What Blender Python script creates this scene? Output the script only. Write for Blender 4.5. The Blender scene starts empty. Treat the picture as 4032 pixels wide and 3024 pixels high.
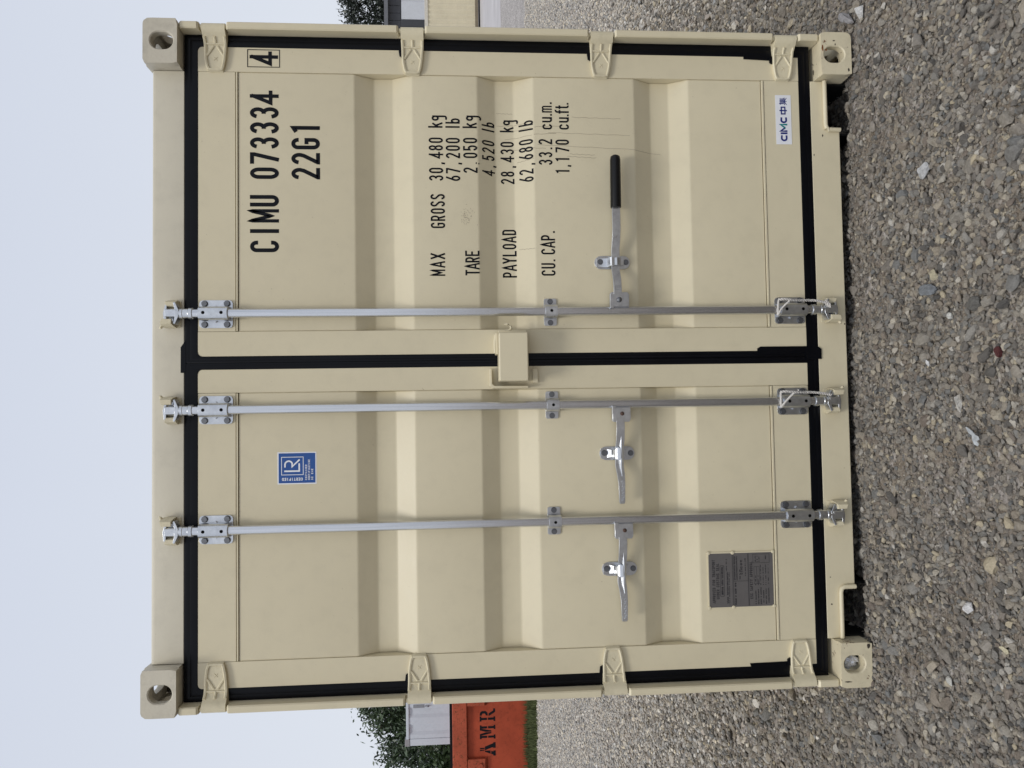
import bpy, math, random
import numpy as np
from mathutils import Vector, Matrix

random.seed(7)
rng = np.random.default_rng(7)
S = bpy.context.scene
COL = S.collection

# ------------------------------------------------------------------ camera
# The photograph lies on its side: the camera is rolled a quarter turn, so that
# world "up" points to the left of the picture.
FWD = Vector((0.03947634, 0.99659702, -0.0723602))
RGT = Vector((0.99908966, -0.04053942, -0.01328162))
UPV = Vector((0.01616986, 0.07177002, 0.99729013))
cam_data = bpy.data.cameras.new("camera")
cam = bpy.data.objects.new("camera", cam_data)
COL.objects.link(cam)
X, Y, Z = -UPV, RGT, -FWD
cam.matrix_world = Matrix(((X.x, Y.x, Z.x, -0.19974), (X.y, Y.y, Z.y, -2.67929),
                           (X.z, Y.z, Z.z, 1.49913), (0, 0, 0, 1)))
cam_data.sensor_fit = 'HORIZONTAL'
cam_data.sensor_width = 36.0
cam_data.lens = 2952.97 / 4032 * 36.0
cam_data.clip_start = 0.05
cam_data.clip_end = 2000.0
S.camera = cam

# ------------------------------------------------------------------ sky, sun, exposure
SUN_DIR = Vector((-0.22, -0.72, 1.25)).normalized()
sun_el = math.asin(SUN_DIR.z)
sun_az = math.atan2(SUN_DIR.x, SUN_DIR.y)
world = bpy.data.worlds.new("World")
S.world = world
world.use_nodes = True
wn, wl = world.node_tree.nodes, world.node_tree.links
wn.clear()
w_out = wn.new('ShaderNodeOutputWorld')
w_bg = wn.new('ShaderNodeBackground')
w_bg.inputs['Strength'].default_value = 0.1
sky = wn.new('ShaderNodeTexSky')
sky.sky_type = 'NISHITA'
sky.sun_disc = False
sky.sun_elevation = sun_el
sky.sun_rotation = sun_az
sky.dust_density = 4.0
w_tc = wn.new('ShaderNodeTexCoord')
w_sep = wn.new('ShaderNodeSeparateXYZ')
w_ramp = wn.new('ShaderNodeValToRGB')
cr = w_ramp.color_ramp
cr.elements[0].position = 0.0
cr.elements[0].color = (0.78, 0.82, 0.89, 1)
cr.elements[1].position = 1.0
cr.elements[1].color = (0.76, 0.80, 0.86, 1)
e = cr.elements.new(0.3)
e.color = (0.72, 0.765, 0.855, 1)
e = cr.elements.new(0.55)
e.color = (0.66, 0.71, 0.82, 1)
w_ns = wn.new('ShaderNodeTexNoise')
w_ns.inputs['Scale'].default_value = 1.6
w_ns.inputs['Detail'].default_value = 3.0
w_nm = wn.new('ShaderNodeMapRange')
w_nm.inputs['To Min'].default_value = 9.6
w_nm.inputs['To Max'].default_value = 10.4
w_mul = wn.new('ShaderNodeVectorMath')
w_mul.operation = 'SCALE'
w_mix = wn.new('ShaderNodeMix')
w_mix.data_type = 'RGBA'
w_mix.inputs['Factor'].default_value = 0.94          # a closed cloud layer with a little blue behind it
wl.new(w_tc.outputs['Generated'], w_sep.inputs[0])
wl.new(w_sep.outputs['Z'], w_ramp.inputs[0])
wl.new(w_tc.outputs['Generated'], w_ns.inputs['Vector'])
wl.new(w_ns.outputs['Fac'], w_nm.inputs['Value'])
wl.new(w_ramp.outputs['Color'], w_mul.inputs[0])
wl.new(w_nm.outputs['Result'], w_mul.inputs['Scale'])
wl.new(sky.outputs[0], w_mix.inputs['A'])
wl.new(w_mul.outputs[0], w_mix.inputs['B'])
wl.new(w_mix.outputs['Result'], w_bg.inputs['Color'])
wl.new(w_bg.outputs[0], w_out.inputs['Surface'])

sun_data = bpy.data.lights.new("sun", 'SUN')
sun_data.energy = 1.4
sun_data.angle = math.radians(15)
sun_data.color = (1.0, 0.965, 0.91)
sun = bpy.data.objects.new("sun", sun_data)
COL.objects.link(sun)
sun.rotation_euler = SUN_DIR.to_track_quat('Z', 'Y').to_euler()
sun.location = (0, -10, 20)

S.view_settings.view_transform = 'Standard'
S.view_settings.look = 'None'
S.view_settings.exposure = 0.0
S.view_settings.gamma = 1.0
S.view_settings.use_curve_mapping = False
S.render.engine = 'CYCLES'
S.cycles.max_bounces = 6
S.cycles.diffuse_bounces = 3

# ------------------------------------------------------------------ materials
def new_mat(name):
    m = bpy.data.materials.new(name)
    m.use_nodes = True
    n, l = m.node_tree.nodes, m.node_tree.links
    return m, n, l, n['Principled BSDF']

def noise(n, l, vec, scale, detail=4.0, rough=0.55):
    t = n.new('ShaderNodeTexNoise')
    t.inputs['Scale'].default_value = scale
    t.inputs['Detail'].default_value = detail
    t.inputs['Roughness'].default_value = rough
    l.new(vec, t.inputs['Vector'])
    return t.outputs['Fac']

def ramp(n, l, fac, stops, interp='LINEAR'):
    r = n.new('ShaderNodeValToRGB')
    c = r.color_ramp
    c.interpolation = interp
    while len(c.elements) < len(stops):
        c.elements.new(0.5)
    for e, (p, col) in zip(c.elements, stops):
        e.position = p
        e.color = (*col, 1) if len(col) == 3 else col
    l.new(fac, r.inputs[0])
    return r.outputs['Color']

def mixc(n, l, fac, a, b, mode='MIX'):
    m = n.new('ShaderNodeMix')
    m.data_type = 'RGBA'
    m.blend_type = mode
    for sock, v in ((m.inputs['Factor'], fac), (m.inputs['A'], a), (m.inputs['B'], b)):
        if hasattr(v, 'links'):
            l.new(v, sock)
        elif isinstance(v, (int, float)):
            sock.default_value = v
        else:
            sock.default_value = (*v, 1)
    return m.outputs['Result']

def bump(n, l, h, bsdf, strength=0.2, dist=0.002):
    b = n.new('ShaderNodeBump')
    b.inputs['Strength'].default_value = strength
    b.inputs['Distance'].default_value = dist
    l.new(h, b.inputs['Height'])
    l.new(b.outputs[0], bsdf.inputs['Normal'])

def paint(name, col, dirt=0.12, rough=0.40, rust=0.0, wav=0.12):
    """Sprayed steel paint with faint grime, an orange-peel skin and (optionally) rust flecks."""
    m, n, l, b = new_mat(name)
    pos = n.new('ShaderNodeNewGeometry').outputs['Position']
    f1 = noise(n, l, pos, 1.7, 5, 0.6)
    f2 = noise(n, l, pos, 14.0, 6, 0.65)
    f3 = noise(n, l, pos, 90.0, 3, 0.6)
    c1 = ramp(n, l, f1, [(0.22, (1 - dirt, 1 - dirt * 1.05, 1 - dirt * 1.1)), (0.65, (1, 1, 1))])
    c2 = ramp(n, l, f2, [(0.30, (1 - dirt * 0.9,) * 3), (0.5, (1, 1, 1)), (1.0, (1.03, 1.03, 1.02))])
    c = mixc(n, l, 1.0, c1, c2, 'MULTIPLY')
    c = mixc(n, l, 1.0, c, col, 'MULTIPLY')
    # scuffs: small dark specks
    sp = ramp(n, l, f3, [(0.72, (0, 0, 0)), (0.80, (1, 1, 1))])
    c = mixc(n, l, sp, c, (col[0] * 0.62, col[1] * 0.58, col[2] * 0.52))
    if rust:
        rm = noise(n, l, pos, 23.0, 7, 0.75)
        rf = ramp(n, l, rm, [(0.66 - rust, (0, 0, 0)), (0.70 - rust, (1, 1, 1))])
        rc = ramp(n, l, f3, [(0.3, (0.035, 0.02, 0.014)), (0.6, (0.16, 0.06, 0.02))])
        c = mixc(n, l, rf, c, rc)
    l.new(c, b.inputs['Base Color'])
    rr = n.new('ShaderNodeMapRange')
    rr.inputs['To Min'].default_value = rough - 0.08
    rr.inputs['To Max'].default_value = rough + 0.10
    l.new(f2, rr.inputs['Value'])
    l.new(rr.outputs[0], b.inputs['Roughness'])
    b.inputs['Specular IOR Level'].default_value = 0.5
    mx = n.new('ShaderNodeMath')
    mx.operation = 'MULTIPLY_ADD'
    l.new(f1, mx.inputs[0])
    mx.inputs[1].default_value = 1.6
    l.new(f3, mx.inputs[2])
    bump(n, l, mx.outputs[0], b, wav, 0.0016)
    return m

def plain(name, col, rough=0.5, metal=0.0, spec=0.5, var=0.0, scale=20.0, bmp=0.0):
    m, n, l, b = new_mat(name)
    b.inputs['Roughness'].default_value = rough
    b.inputs['Metallic'].default_value = metal
    b.inputs['Specular IOR Level'].default_value = spec
    pos = n.new('ShaderNodeNewGeometry').outputs['Position']
    f = noise(n, l, pos, scale, 5, 0.6)
    lo = tuple(c * (1 - var) for c in col)
    hi = tuple(min(1, c * (1 + var)) for c in col)
    l.new(ramp(n, l, f, [(0.3, lo), (0.7, hi)]), b.inputs['Base Color'])
    if bmp:
        bump(n, l, f, b, bmp, 0.003)
    return m

CREAM = (0.680, 0.608, 0.428)
M_CREAM = paint("cream_paint", CREAM, 0.045)
M_CREAM_TOP = paint("cream_paint_greyer", (0.60, 0.555, 0.44), 0.08, 0.42)  # greyer cream for the header and upper castings
M_CREAM_CAST_TOP = paint("cream_paint_cast_greyer", (0.62, 0.575, 0.465), 0.22, 0.5, wav=0.5)
M_CREAM_CAST = paint("cream_paint_cast", (0.70, 0.63, 0.445), 0.16, 0.52, wav=0.5)
M_CREAM_RUST = paint("cream_paint_chipped", (0.70, 0.625, 0.44), 0.16, 0.52, rust=0.055, wav=0.5)
M_RUBBER = plain("black_rubber", (0.0022, 0.0027, 0.0045), 0.32, 0, 0.17, 0.3, 7.0, 0.25)
M_BLACK = plain("black_print", (0.006, 0.007, 0.010), 0.6, 0, 0.15, 0.2)
M_DARK = plain("dark_void", (0.004, 0.004, 0.004), 0.9, 0, 0.1)  # near-black standing in for darkness in holes, gaps and underfloor
M_GRIME_SHADE = plain("grimy_shade_steel", (0.11, 0.098, 0.082), 0.7, 0, 0.3, 0.4, 40)
M_SHADE_BLACK = plain("shade_black", (0.006, 0.006, 0.006), 0.8, 0, 0.2, 0.3)  # near-black that paints shade into the pockets and rim gap
M_GRIP = plain("black_grip", (0.004, 0.004, 0.0045), 0.38, 0, 0.3, 0.2)
M_WHITE = plain("white_print", (0.80, 0.81, 0.84), 0.4, 0, 0.5, 0.03)
M_BLUE = plain("blue_print", (0.012, 0.075, 0.29), 0.35, 0, 0.5, 0.08)
M_NAVY = plain("navy_print", (0.008, 0.020, 0.17), 0.4, 0, 0.5, 0.05)
M_TEAL = plain("teal_print", (0.0, 0.20, 0.21), 0.4, 0, 0.5, 0.05)
M_PLATE = plain("brushed_plate", (0.145, 0.135, 0.13), 0.5, 0.3, 0.5, 0.06)
M_PLATE_INK = plain("plate_ink", (0.035, 0.033, 0.036), 0.6, 0.0, 0.3, 0.1)
M_SCUFF = plain("scuff", (0.33, 0.28, 0.205), 0.6, 0, 0.3, 0.2)
M_ROPE = plain("white_rope", (0.62, 0.59, 0.55), 0.8, 0, 0.2, 0.25, 300)
M_RIVET = plain("rusty_rivet", (0.10, 0.06, 0.045), 0.6, 0.4, 0.4, 0.3, 200)
M_FOIL = plain("crumpled_wrap", (0.72, 0.73, 0.76), 0.22, 0.25, 0.6, 0.1)
M_SCRAP = plain("white_scrap", (0.40, 0.42, 0.43), 0.6, 0, 0.3, 0.35, 60)

def galv(name, col, rough):
    m, n, l, b = new_mat(name)
    pos = n.new('ShaderNodeNewGeometry').outputs['Position']
    f1 = noise(n, l, pos, 60.0, 5, 0.6)
    f2 = noise(n, l, pos, 11.0, 5, 0.6)
    c1 = ramp(n, l, f1, [(0.3, tuple(c * 0.88 for c in col)), (0.7, tuple(min(1, c * 1.08) for c in col))])
    c2 = ramp(n, l, f2, [(0.3, (0.86, 0.87, 0.9)), (0.65, (1.02, 1.02, 1.02))])
    l.new(mixc(n, l, 1.0, c1, c2, 'MULTIPLY'), b.inputs['Base Color'])
    b.inputs['Metallic'].default_value = 0.96
    r = n.new('ShaderNodeMapRange')
    r.inputs['To Min'].default_value = rough - 0.06
    r.inputs['To Max'].default_value = rough + 0.09
    l.new(f1, r.inputs['Value'])
    l.new(r.outputs[0], b.inputs['Roughness'])
    bump(n, l, f2, b, 0.05, 0.001)
    return m
M_GALV = galv("galvanised_steel", (0.66, 0.675, 0.69), 0.29)
M_BAR = galv("drawn_galvanised_bar", (0.70, 0.71, 0.725), 0.21)
_n, _l = M_BAR.node_tree.nodes, M_BAR.node_tree.links
_g = [q for q in _n if q.type == 'NEW_GEOMETRY'][0]
_mp = _n.new('ShaderNodeMapping')
_mp.inputs['Scale'].default_value = (3.0, 3.0, 0.05)
_l.new(_g.outputs['Position'], _mp.inputs['Vector'])
for _t in [q for q in _n if q.type == 'TEX_NOISE']:
    _l.new(_mp.outputs[0], _t.inputs['Vector'])
M_BOLT = galv("dull_bolt_steel", (0.20, 0.205, 0.215), 0.45)

# ------------------------------------------------------------------ mesh builder
class MB:
    def __init__(self):
        self.v, self.f, self.mi = [], [], []
    def add(self, verts, faces, mi=0):
        o = len(self.v)
        self.v += [tuple(p) for p in verts]
        self.f += [tuple(i + o for i in f) for f in faces]
        self.mi += [mi] * len(faces)
    def box(self, x0, x1, y0, y1, z0, z1, mi=0):
        x0, x1 = min(x0, x1), max(x0, x1)
        y0, y1 = min(y0, y1), max(y0, y1)
        z0, z1 = min(z0, z1), max(z0, z1)
        self.add([(x0, y0, z0), (x1, y0, z0), (x1, y1, z0), (x0, y1, z0),
                  (x0, y0, z1), (x1, y0, z1), (x1, y1, z1), (x0, y1, z1)],
                 [(0, 3, 2, 1), (4, 5, 6, 7), (0, 1, 5, 4), (1, 2, 6, 5), (2, 3, 7, 6), (3, 0, 4, 7)], mi)
    def prism(self, poly, y0, y1, mi=0):
        """polygon given as (x, z), extruded from y0 (front) to y1 (back)"""
        n = len(poly)
        a = sum(poly[i][0] * poly[(i + 1) % n][1] - poly[(i + 1) % n][0] * poly[i][1] for i in range(n))
        if a < 0:
            poly = poly[::-1]
        vs = [(x, y0, z) for x, z in poly] + [(x, y1, z) for x, z in poly]
        fs = [tuple(range(n)), tuple(range(2 * n - 1, n - 1, -1))]
        fs += [(i, i + n, (i + 1) % n + n, (i + 1) % n) for i in range(n)]
        self.add(vs, fs, mi)
    def tube(self, path, r, k=8, mi=0, cap=True):
        path = [Vector(p) for p in path]
        rs = r if isinstance(r, (list, tuple)) else [r] * len(path)
        rings = []
        ref = Vector((0.31, 0.17, 0.93))
        for i, p in enumerate(path):
            t = (path[min(i + 1, len(path) - 1)] - path[max(i - 1, 0)]).normalized()
            a = t.cross(ref)
            if a.length < 0.05:
                a = t.cross(Vector((1, 0, 0)))
            a.normalize()
            b = t.cross(a)
            rings.append([p + (a * math.cos(2 * math.pi * j / k) + b * math.sin(2 * math.pi * j / k)) * rs[i] for j in range(k)])
        vs = [q for rg in rings for q in rg]
        fs = []
        for i in range(len(path) - 1):
            for j in range(k):
                fs.append((i * k + j, i * k + (j + 1) % k, (i + 1) * k + (j + 1) % k, (i + 1) * k + j))
        if cap:
            fs.append(tuple(range(k - 1, -1, -1)))
            fs.append(tuple((len(path) - 1) * k + j for j in range(k)))
        self.add(vs, fs, mi)
    def sheet(self, st, yb, mi=0, axis='x'):
        """solid body: stations (s, yfront, lo, hi) along x (or z); its back is at yb"""
        P = (lambda s, y, t: (s, y, t)) if axis == 'x' else (lambda s, y, t: (t, y, s))
        vs = []
        for s, y, lo, hi in st:
            vs += [P(s, y, lo), P(s, y, hi), P(s, yb, hi), P(s, yb, lo)]
        fs = []
        n = len(st)
        for i in range(n - 1):
            for j in range(4):
                fs.append((4 * i + j, 4 * i + (j + 1) % 4, 4 * (i + 1) + (j + 1) % 4, 4 * (i + 1) + j))
        fs.append((3, 2, 1, 0))
        fs.append(tuple(4 * (n - 1) + j for j in range(4)))
        self.add(vs, fs, mi)
    def mesh(self, name, mats, bevel=None, sharp=32, flip_x=False):
        me = bpy.data.meshes.new(name)
        v = [(-x, y, z) for x, y, z in self.v] if flip_x else self.v
        f = [t[::-1] for t in self.f] if flip_x else self.f
        me.from_pydata(v, [], f)
        for m in (mats if isinstance(mats, (list, tuple)) else [mats]):
            me.materials.append(m)
        me.polygons.foreach_set('material_index', self.mi)
        import bmesh
        bm = bmesh.new()
        bm.from_mesh(me)
        bmesh.ops.recalc_face_normals(bm, faces=bm.faces)
        bm.to_mesh(me)
        bm.free()
        me.polygons.foreach_set('use_smooth', [True] * len(me.polygons))
        me.set_sharp_from_angle(angle=math.radians(sharp))
        me.update()
        return me
    def obj(self, name, mats, parent=None, bevel=None, loc=None, sharp=32, flip_x=False, origin=None, segs=2):
        if origin:
            self.v = [(x - origin[0], y - origin[1], z - origin[2]) for x, y, z in self.v]
            loc = origin
        o = bpy.data.objects.new(name, self.mesh(name, mats, sharp=sharp, flip_x=flip_x))
        return place(o, parent, loc, bevel, segs)

def place(o, parent=None, loc=None, bevel=None, segs=2):
    COL.objects.link(o)
    if loc:
        o.location = loc
    if parent is not None:
        o.parent = parent
    if bevel:
        b = o.modifiers.new('bevel', 'BEVEL')
        b.width = bevel
        b.segments = segs
        b.limit_method = 'ANGLE'
        b.angle_limit = math.radians(40)
        b.harden_normals = True
    return o

def dup(o, parent, loc, scale=None):
    c = o.copy()
    COL.objects.link(c)
    c.parent = parent
    c.location = loc
    if scale:
        c.scale = scale
    return c

def tag(o, label=None, cat=None, group=None, kind=None):
    for k, v in (('label', label), ('category', cat), ('group', group), ('kind', kind)):
        if v:
            o[k] = v
    return o

def thing(name, label, cat, loc=(0, 0, 0), group=None):
    o = bpy.data.objects.new(name, None)
    o.empty_display_size = 0.2
    COL.objects.link(o)
    o.location = loc
    return tag(o, label, cat, group)

def vnoise(x, y, seed=0):
    """cheap smooth 2-D value noise, -1..1"""
    x = np.asarray(x, float); y = np.asarray(y, float)
    xi, yi = np.floor(x).astype(int), np.floor(y).astype(int)
    fx, fy = x - xi, y - yi
    fx, fy = fx * fx * (3 - 2 * fx), fy * fy * (3 - 2 * fy)
    def h(a, b):
        n = np.sin(a * 127.1 + b * 311.7 + seed * 74.7) * 43758.5453
        return (n - np.floor(n)) * 2 - 1
    return (h(xi, yi) * (1 - fx) + h(xi + 1, yi) * fx) * (1 - fy) + (h(xi, yi + 1) * (1 - fx) + h(xi + 1, yi + 1) * fx) * fy

# ------------------------------------------------------------------ ground
def hollow(x, y):
    t = np.clip((np.asarray(y, float) - 0.045) / 0.10, 0, 1)
    w = np.clip((1.075 - np.abs(np.asarray(x, float))) / 0.05, 0, 1)
    pk = np.clip((np.abs(np.asarray(x, float)) - 0.80) / 0.08, 0, 1)
    return -(0.024 + 0.036 * pk) * t * t * (3 - 2 * t) * w * (np.asarray(y) < 6)

def ground_h(x, y):
    near = np.exp(-((np.asarray(y) - 1) / 9.0) ** 2)
    return -0.012 + near * (0.010 * vnoise(x * 1.3, y * 1.3, 1) + 0.006 * vnoise(x * 4.1, y * 4.1, 2)) + hollow(x, y)

def ground_material():
    m, n, l, b = new_mat("gravel_ground")
    pos = n.new('ShaderNodeNewGeometry').outputs['Position']
    f0 = noise(n, l, pos, 0.8, 4, 0.6)
    f1 = noise(n, l, pos, 6.0, 6, 0.65)
    f2 = noise(n, l, pos, 160.0, 5, 0.7)
    vo = n.new('ShaderNodeTexVoronoi')
    vo.inputs['Scale'].default_value = 48.0
    l.new(pos, vo.inputs['Vector'])
    sep = n.new('ShaderNodeSeparateColor')
    l.new(vo.outputs['Color'], sep.inputs[0])
    stone = ramp(n, l, sep.outputs[0], [(0.0, (0.22, 0.21, 0.20)), (0.35, (0.40, 0.375, 0.355)), (0.7, (0.54, 0.51, 0.49)), (1.0, (0.76, 0.73, 0.70))])
    edge = ramp(n, l, vo.outputs['Distance'], [(0.45, (1, 1, 1)), (0.85, (0.35, 0.33, 0.31))])
    stone = mixc(n, l, 1.0, stone, edge, 'MULTIPLY')
    fines = ramp(n, l, f2, [(0.25, (0.12, 0.098, 0.074)), (0.5, (0.25, 0.21, 0.163)), (0.75, (0.42, 0.365, 0.295))])
    sepv = n.new('ShaderNodeSeparateXYZ')
    l.new(pos, sepv.inputs[0])
    far = n.new('ShaderNodeMapRange')
    far.inputs['From Min'].default_value = 2.5
    far.inputs['From Max'].default_value = 7.0
    l.new(sepv.outputs['Y'], far.inputs['Value'])
    mixf = ramp(n, l, f1, [(0.40, (0.05, 0.05, 0.05)), (0.6, (0.65, 0.65, 0.65))])
    mx = n.new('ShaderNodeMath'); mx.operation = 'MAXIMUM'
    l.new(mixf, mx.inputs[0]); l.new(far.outputs[0], mx.inputs[1])
    c = mixc(n, l, mx.outputs[0], fines, stone)
    tint = ramp(n, l, f0, [(0.3, (0.88, 0.87, 0.86)), (0.7, (1.08, 1.06, 1.06))])
    c = mixc(n, l, 1.0, c, tint, 'MULTIPLY')
    l.new(c, b.inputs['Base Color'])
    b.inputs['Roughness'].default_value = 0.9
    b.inputs['Specular IOR Level'].default_value = 0.2
    ad = n.new('ShaderNodeMath'); ad.operation = 'SUBTRACT'
    l.new(f2, ad.inputs[0]); l.new(vo.outputs['Distance'], ad.inputs[1])
    bump(n, l, ad.outputs[0], b, 0.8, 0.012)
    return m

def make_ground():
    xs = np.unique(np.concatenate([np.linspace(-400, -8, 14), np.linspace(-8, 8, 129), np.linspace(-1.3, 1.3, 105), np.linspace(8, 400, 14)]))
    ys = np.unique(np.concatenate([np.linspace(-300, -4, 10), np.linspace(-4, 12, 129), np.linspace(-0.1, 0.3, 21), np.linspace(12, 700, 18)]))
    gx, gy = np.meshgrid(xs, ys)
    gz = ground_h(gx, gy)
    v = np.stack([gx.ravel(), gy.ravel(), gz.ravel()], 1)
    nx, ny = len(xs), len(ys)
    f = [(j * nx + i, j * nx + i + 1, (j + 1) * nx + i + 1, (j + 1) * nx + i) for j in range(ny - 1) for i in range(nx - 1)]
    me = bpy.data.meshes.new("ground")
    me.from_pydata(v.tolist(), [], f)
    me.polygons.foreach_set('use_smooth', [True] * len(f))
    me.materials.append(ground_material())
    o = bpy.data.objects.new("ground", me)
    COL.objects.link(o)
    tag(o, kind='structure')
make_ground()

# pale concrete apron far off on the right
ap = MB()
ap.box(8.0, 60.0, 20.45, 45.0, -0.05, -0.004)
tag(ap.obj("pavement", plain("pale_concrete", (0.46, 0.44, 0.44), 0.9, 0, 0.2, 0.12, 0.5)), kind='structure')

# ------------------------------------------------------------------ gravel (stuff)
def stone_color_material(name, stops):
    m, n, l, b = new_mat(name)
    oi = n.new('ShaderNodeObjectInfo')
    c = ramp(n, l, oi.outputs['Random'], stops, 'LINEAR')
    tc = n.new('ShaderNodeTexCoord').outputs['Object']
    f = noise(n, l, tc, 2.2, 6, 0.7)
    v = ramp(n, l, f, [(0.3, (0.76, 0.75, 0.74)), (0.55, (1, 1, 1)), (0.75, (1.22, 1.2, 1.17))])
    l.new(mixc(n, l, 1.0, c, v, 'MULTIPLY'), b.inputs['Base Color'])
    b.inputs['Roughness'].default_value = 0.85
    b.inputs['Specular IOR Level'].default_value = 0.25
    bump(n, l, f, b, 0.5, 0.05)
    return m
STOPS = [(0.00, (0.115, 0.112, 0.108)), (0.13, (0.215, 0.200, 0.182)), (0.26, (0.31, 0.285, 0.252)),
         (0.36, (0.205, 0.212, 0.215)), (0.48, (0.37, 0.330, 0.272)), (0.60, (0.285, 0.280, 0.268)),
         (0.72, (0.43, 0.385, 0.315)), (0.82, (0.235, 0.200, 0.172)), (0.91, (0.47, 0.450, 0.41)), (0.965, (0.53, 0.465, 0.34)),
         (1.00, (0.62, 0.60, 0.56))]
STOPS = [(p, (c[0] * 0.93, c[1] * 0.91, c[2] * 0.88)) for p, c in STOPS]
M_STONE = stone_color_material("gravel_stone", STOPS)
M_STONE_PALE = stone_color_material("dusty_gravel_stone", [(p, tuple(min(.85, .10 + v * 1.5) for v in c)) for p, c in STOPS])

def ico(sub):
    import bmesh
    bm = bmesh.new()
    bmesh.ops.create_icosphere(bm, subdivisions=sub, radius=1.0)
    v = np.array([p.co[:] for p in bm.verts])
    f = [tuple(q.index for q in p.verts) for p in bm.faces]
    bm.free()
    return v, f
ICO2 = ico(2)
ICO3 = ico(3)

def rock_mesh(name, seed, mat, base=ICO2, ax=None, cuts=13):
    r = np.random.default_rng(seed)
    v = base[0].copy()
    for _ in range(cuts):
        nrm = r.normal(size=3); nrm /= np.linalg.norm(nrm)
        d = r.uniform(0.42, 0.86)
        ex = np.maximum(0, v @ nrm - d)
        v -= ex[:, None] * nrm
    v += 0.06 * np.sin(v[:, [1, 2, 0]] * 3.1 + r.uniform(0, 6, 3)) + 0.025 * np.sin(v[:, [2, 0, 1]] * 8.3 + r.uniform(0, 6, 3))
    a = ax if ax is not None else np.array([r.uniform(0.95, 1.45), r.uniform(0.75, 1.05), r.uniform(0.55, 0.85)])
    v *= a
    me = bpy.data.meshes.new(name)
    me.from_pydata(v.tolist(), [], base[1])
    me.polygons.foreach_set('use_smooth', [True] * len(base[1]))
    me.set_sharp_from_angle(angle=math.radians(24))
    me.materials.append(mat)
    return me

def left_edge(y): return -1.17 - 0.47 * (y + 0.73)
def right_edge(y): return 0.87 + 0.565 * (y + 0.85)

def scatter():
    P = []
    def zone(y0, y1, dens, rlo, rhi, margin, inner=None, sink=(0.15, 0.55), patch=0.0, skew=2.0):
        x0, x1 = left_edge(y1) - margin, right_edge(y1) + margin
        n = rng.poisson(dens * (x1 - x0) * (y1 - y0))
        x = rng.uniform(x0, x1, n); y = rng.uniform(y0, y1, n)
        ok = (x > left_edge(y) - margin) & (x < right_edge(y) + margin)
        under = (np.abs(x) < 1.12) & (y > 0.30)
        ok &= ~under
        if inner:
            vis_l = x < -1.30 - 0.37 * y + inner
            vis_r = x > 1.22 + 0.52 * y - inner
            ok &= vis_l | vis_r
        if patch:
            pn = vnoise(x * 2.1 + 5, y * 2.1, 11) + 0.5 * vnoise(x * 5.3, y * 5.3, 12) + 0.30 * np.clip((-x - 0.2) / 0.5, -0.6, 1)
            keep = rng.uniform(size=n) < np.where(pn > 0.15, 1 - patch, 1.0)
            ok &= keep
        x, y = x[ok], y[ok]
        r = rlo + (rhi - rlo) * rng.uniform(size=len(x)) ** skew
        z = ground_h(x, y) + r * rng.uniform(sink[0], sink[1], len(x))
        P.append(np.stack([x, y, z, r], 1))
    zone(-1.3, 0.5, 9500, 0.0024, 0.0052, 0.35, sink=(0.1, 0.9))
    zone(-1.3, 0.5, 8600, 0.0048, 0.0138, 0.35, patch=0.66, sink=(-0.1, 0.85), skew=1.6)
    zone(-1.3, 0.5, 210, 0.0140, 0.028, 0.35, patch=0.6, sink=(-0.1, 0.5))
    zone(0.5, 4.0, 5000, 0.006, 0.017, 0.5, inner=0.5, patch=0.3, sink=(0.0, 0.8))
    zone(0.5, 4.0, 220, 0.016, 0.030, 0.5, inner=0.5, sink=(0.0, 0.5))
    zone(4.0, 12.6, 1700, 0.010, 0.022, 0.5, inner=0.4, sink=(0.1, 0.7))
    # the rest of the yard round the container, more thinly
    n = 170000
    x, y = rng.uniform(-6.5, 6.5, n), rng.uniform(-3.2, 7.0, n)
    ok = ((x < left_edge(y) - 0.3) | (x > right_edge(y) + 0.3) | (y < -1.3)) & ~((np.abs(x) < 1.12) & (y > 0.3) & (y < 6))
    x, y = x[ok], y[ok]
    r = 0.006 + 0.012 * rng.uniform(size=len(x)) ** 1.6
    P.append(np.stack([x, y, ground_h(x, y) + r * rng.uniform(0, 0.8, len(x)), r], 1))
    return np.concatenate(P)
pts = scatter()

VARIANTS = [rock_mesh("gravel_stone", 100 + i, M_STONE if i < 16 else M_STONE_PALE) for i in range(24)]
var_objs = [bpy.data.objects.new("gravel_stone_shape", me) for me in VARIANTS]   # only a source for the instances, never linked

gm = bpy.data.meshes.new("gravel")
gm.vertices.add(len(pts))
gm.vertices.foreach_set('co', pts[:, :3].astype(np.float32).ravel())
def attr(name, typ, data):
    a = gm.attributes.new(name, typ, 'POINT')
    a.data.foreach_set('vector' if typ == 'FLOAT_VECTOR' else 'value', data.ravel())
rot = rng.uniform(-math.pi, math.pi, (len(pts), 3)).astype(np.float32)
rot[:, :2] *= 0.16
attr("rot", 'FLOAT_VECTOR', rot)
attr("scl", 'FLOAT', pts[:, 3].astype(np.float32))
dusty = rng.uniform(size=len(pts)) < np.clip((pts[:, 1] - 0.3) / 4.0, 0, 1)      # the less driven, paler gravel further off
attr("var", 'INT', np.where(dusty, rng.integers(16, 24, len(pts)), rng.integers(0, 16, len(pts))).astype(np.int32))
gravel = bpy.data.objects.new("gravel", gm)
COL.objects.link(gravel)
tag(gravel, "loose grey and brown crushed stone gravel covering the yard around the container", "gravel", kind='stuff')
ng = bpy.data.node_groups.new("gravel_scatter", 'GeometryNodeTree')
ng.interface.new_socket("Geometry", in_out='INPUT', socket_type='NodeSocketGeometry')
ng.interface.new_socket("Geometry", in_out='OUTPUT', socket_type='NodeSocketGeometry')
N, L = ng.nodes, ng.links
gi, go = N.new('NodeGroupInput'), N.new('NodeGroupOutput')
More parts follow.
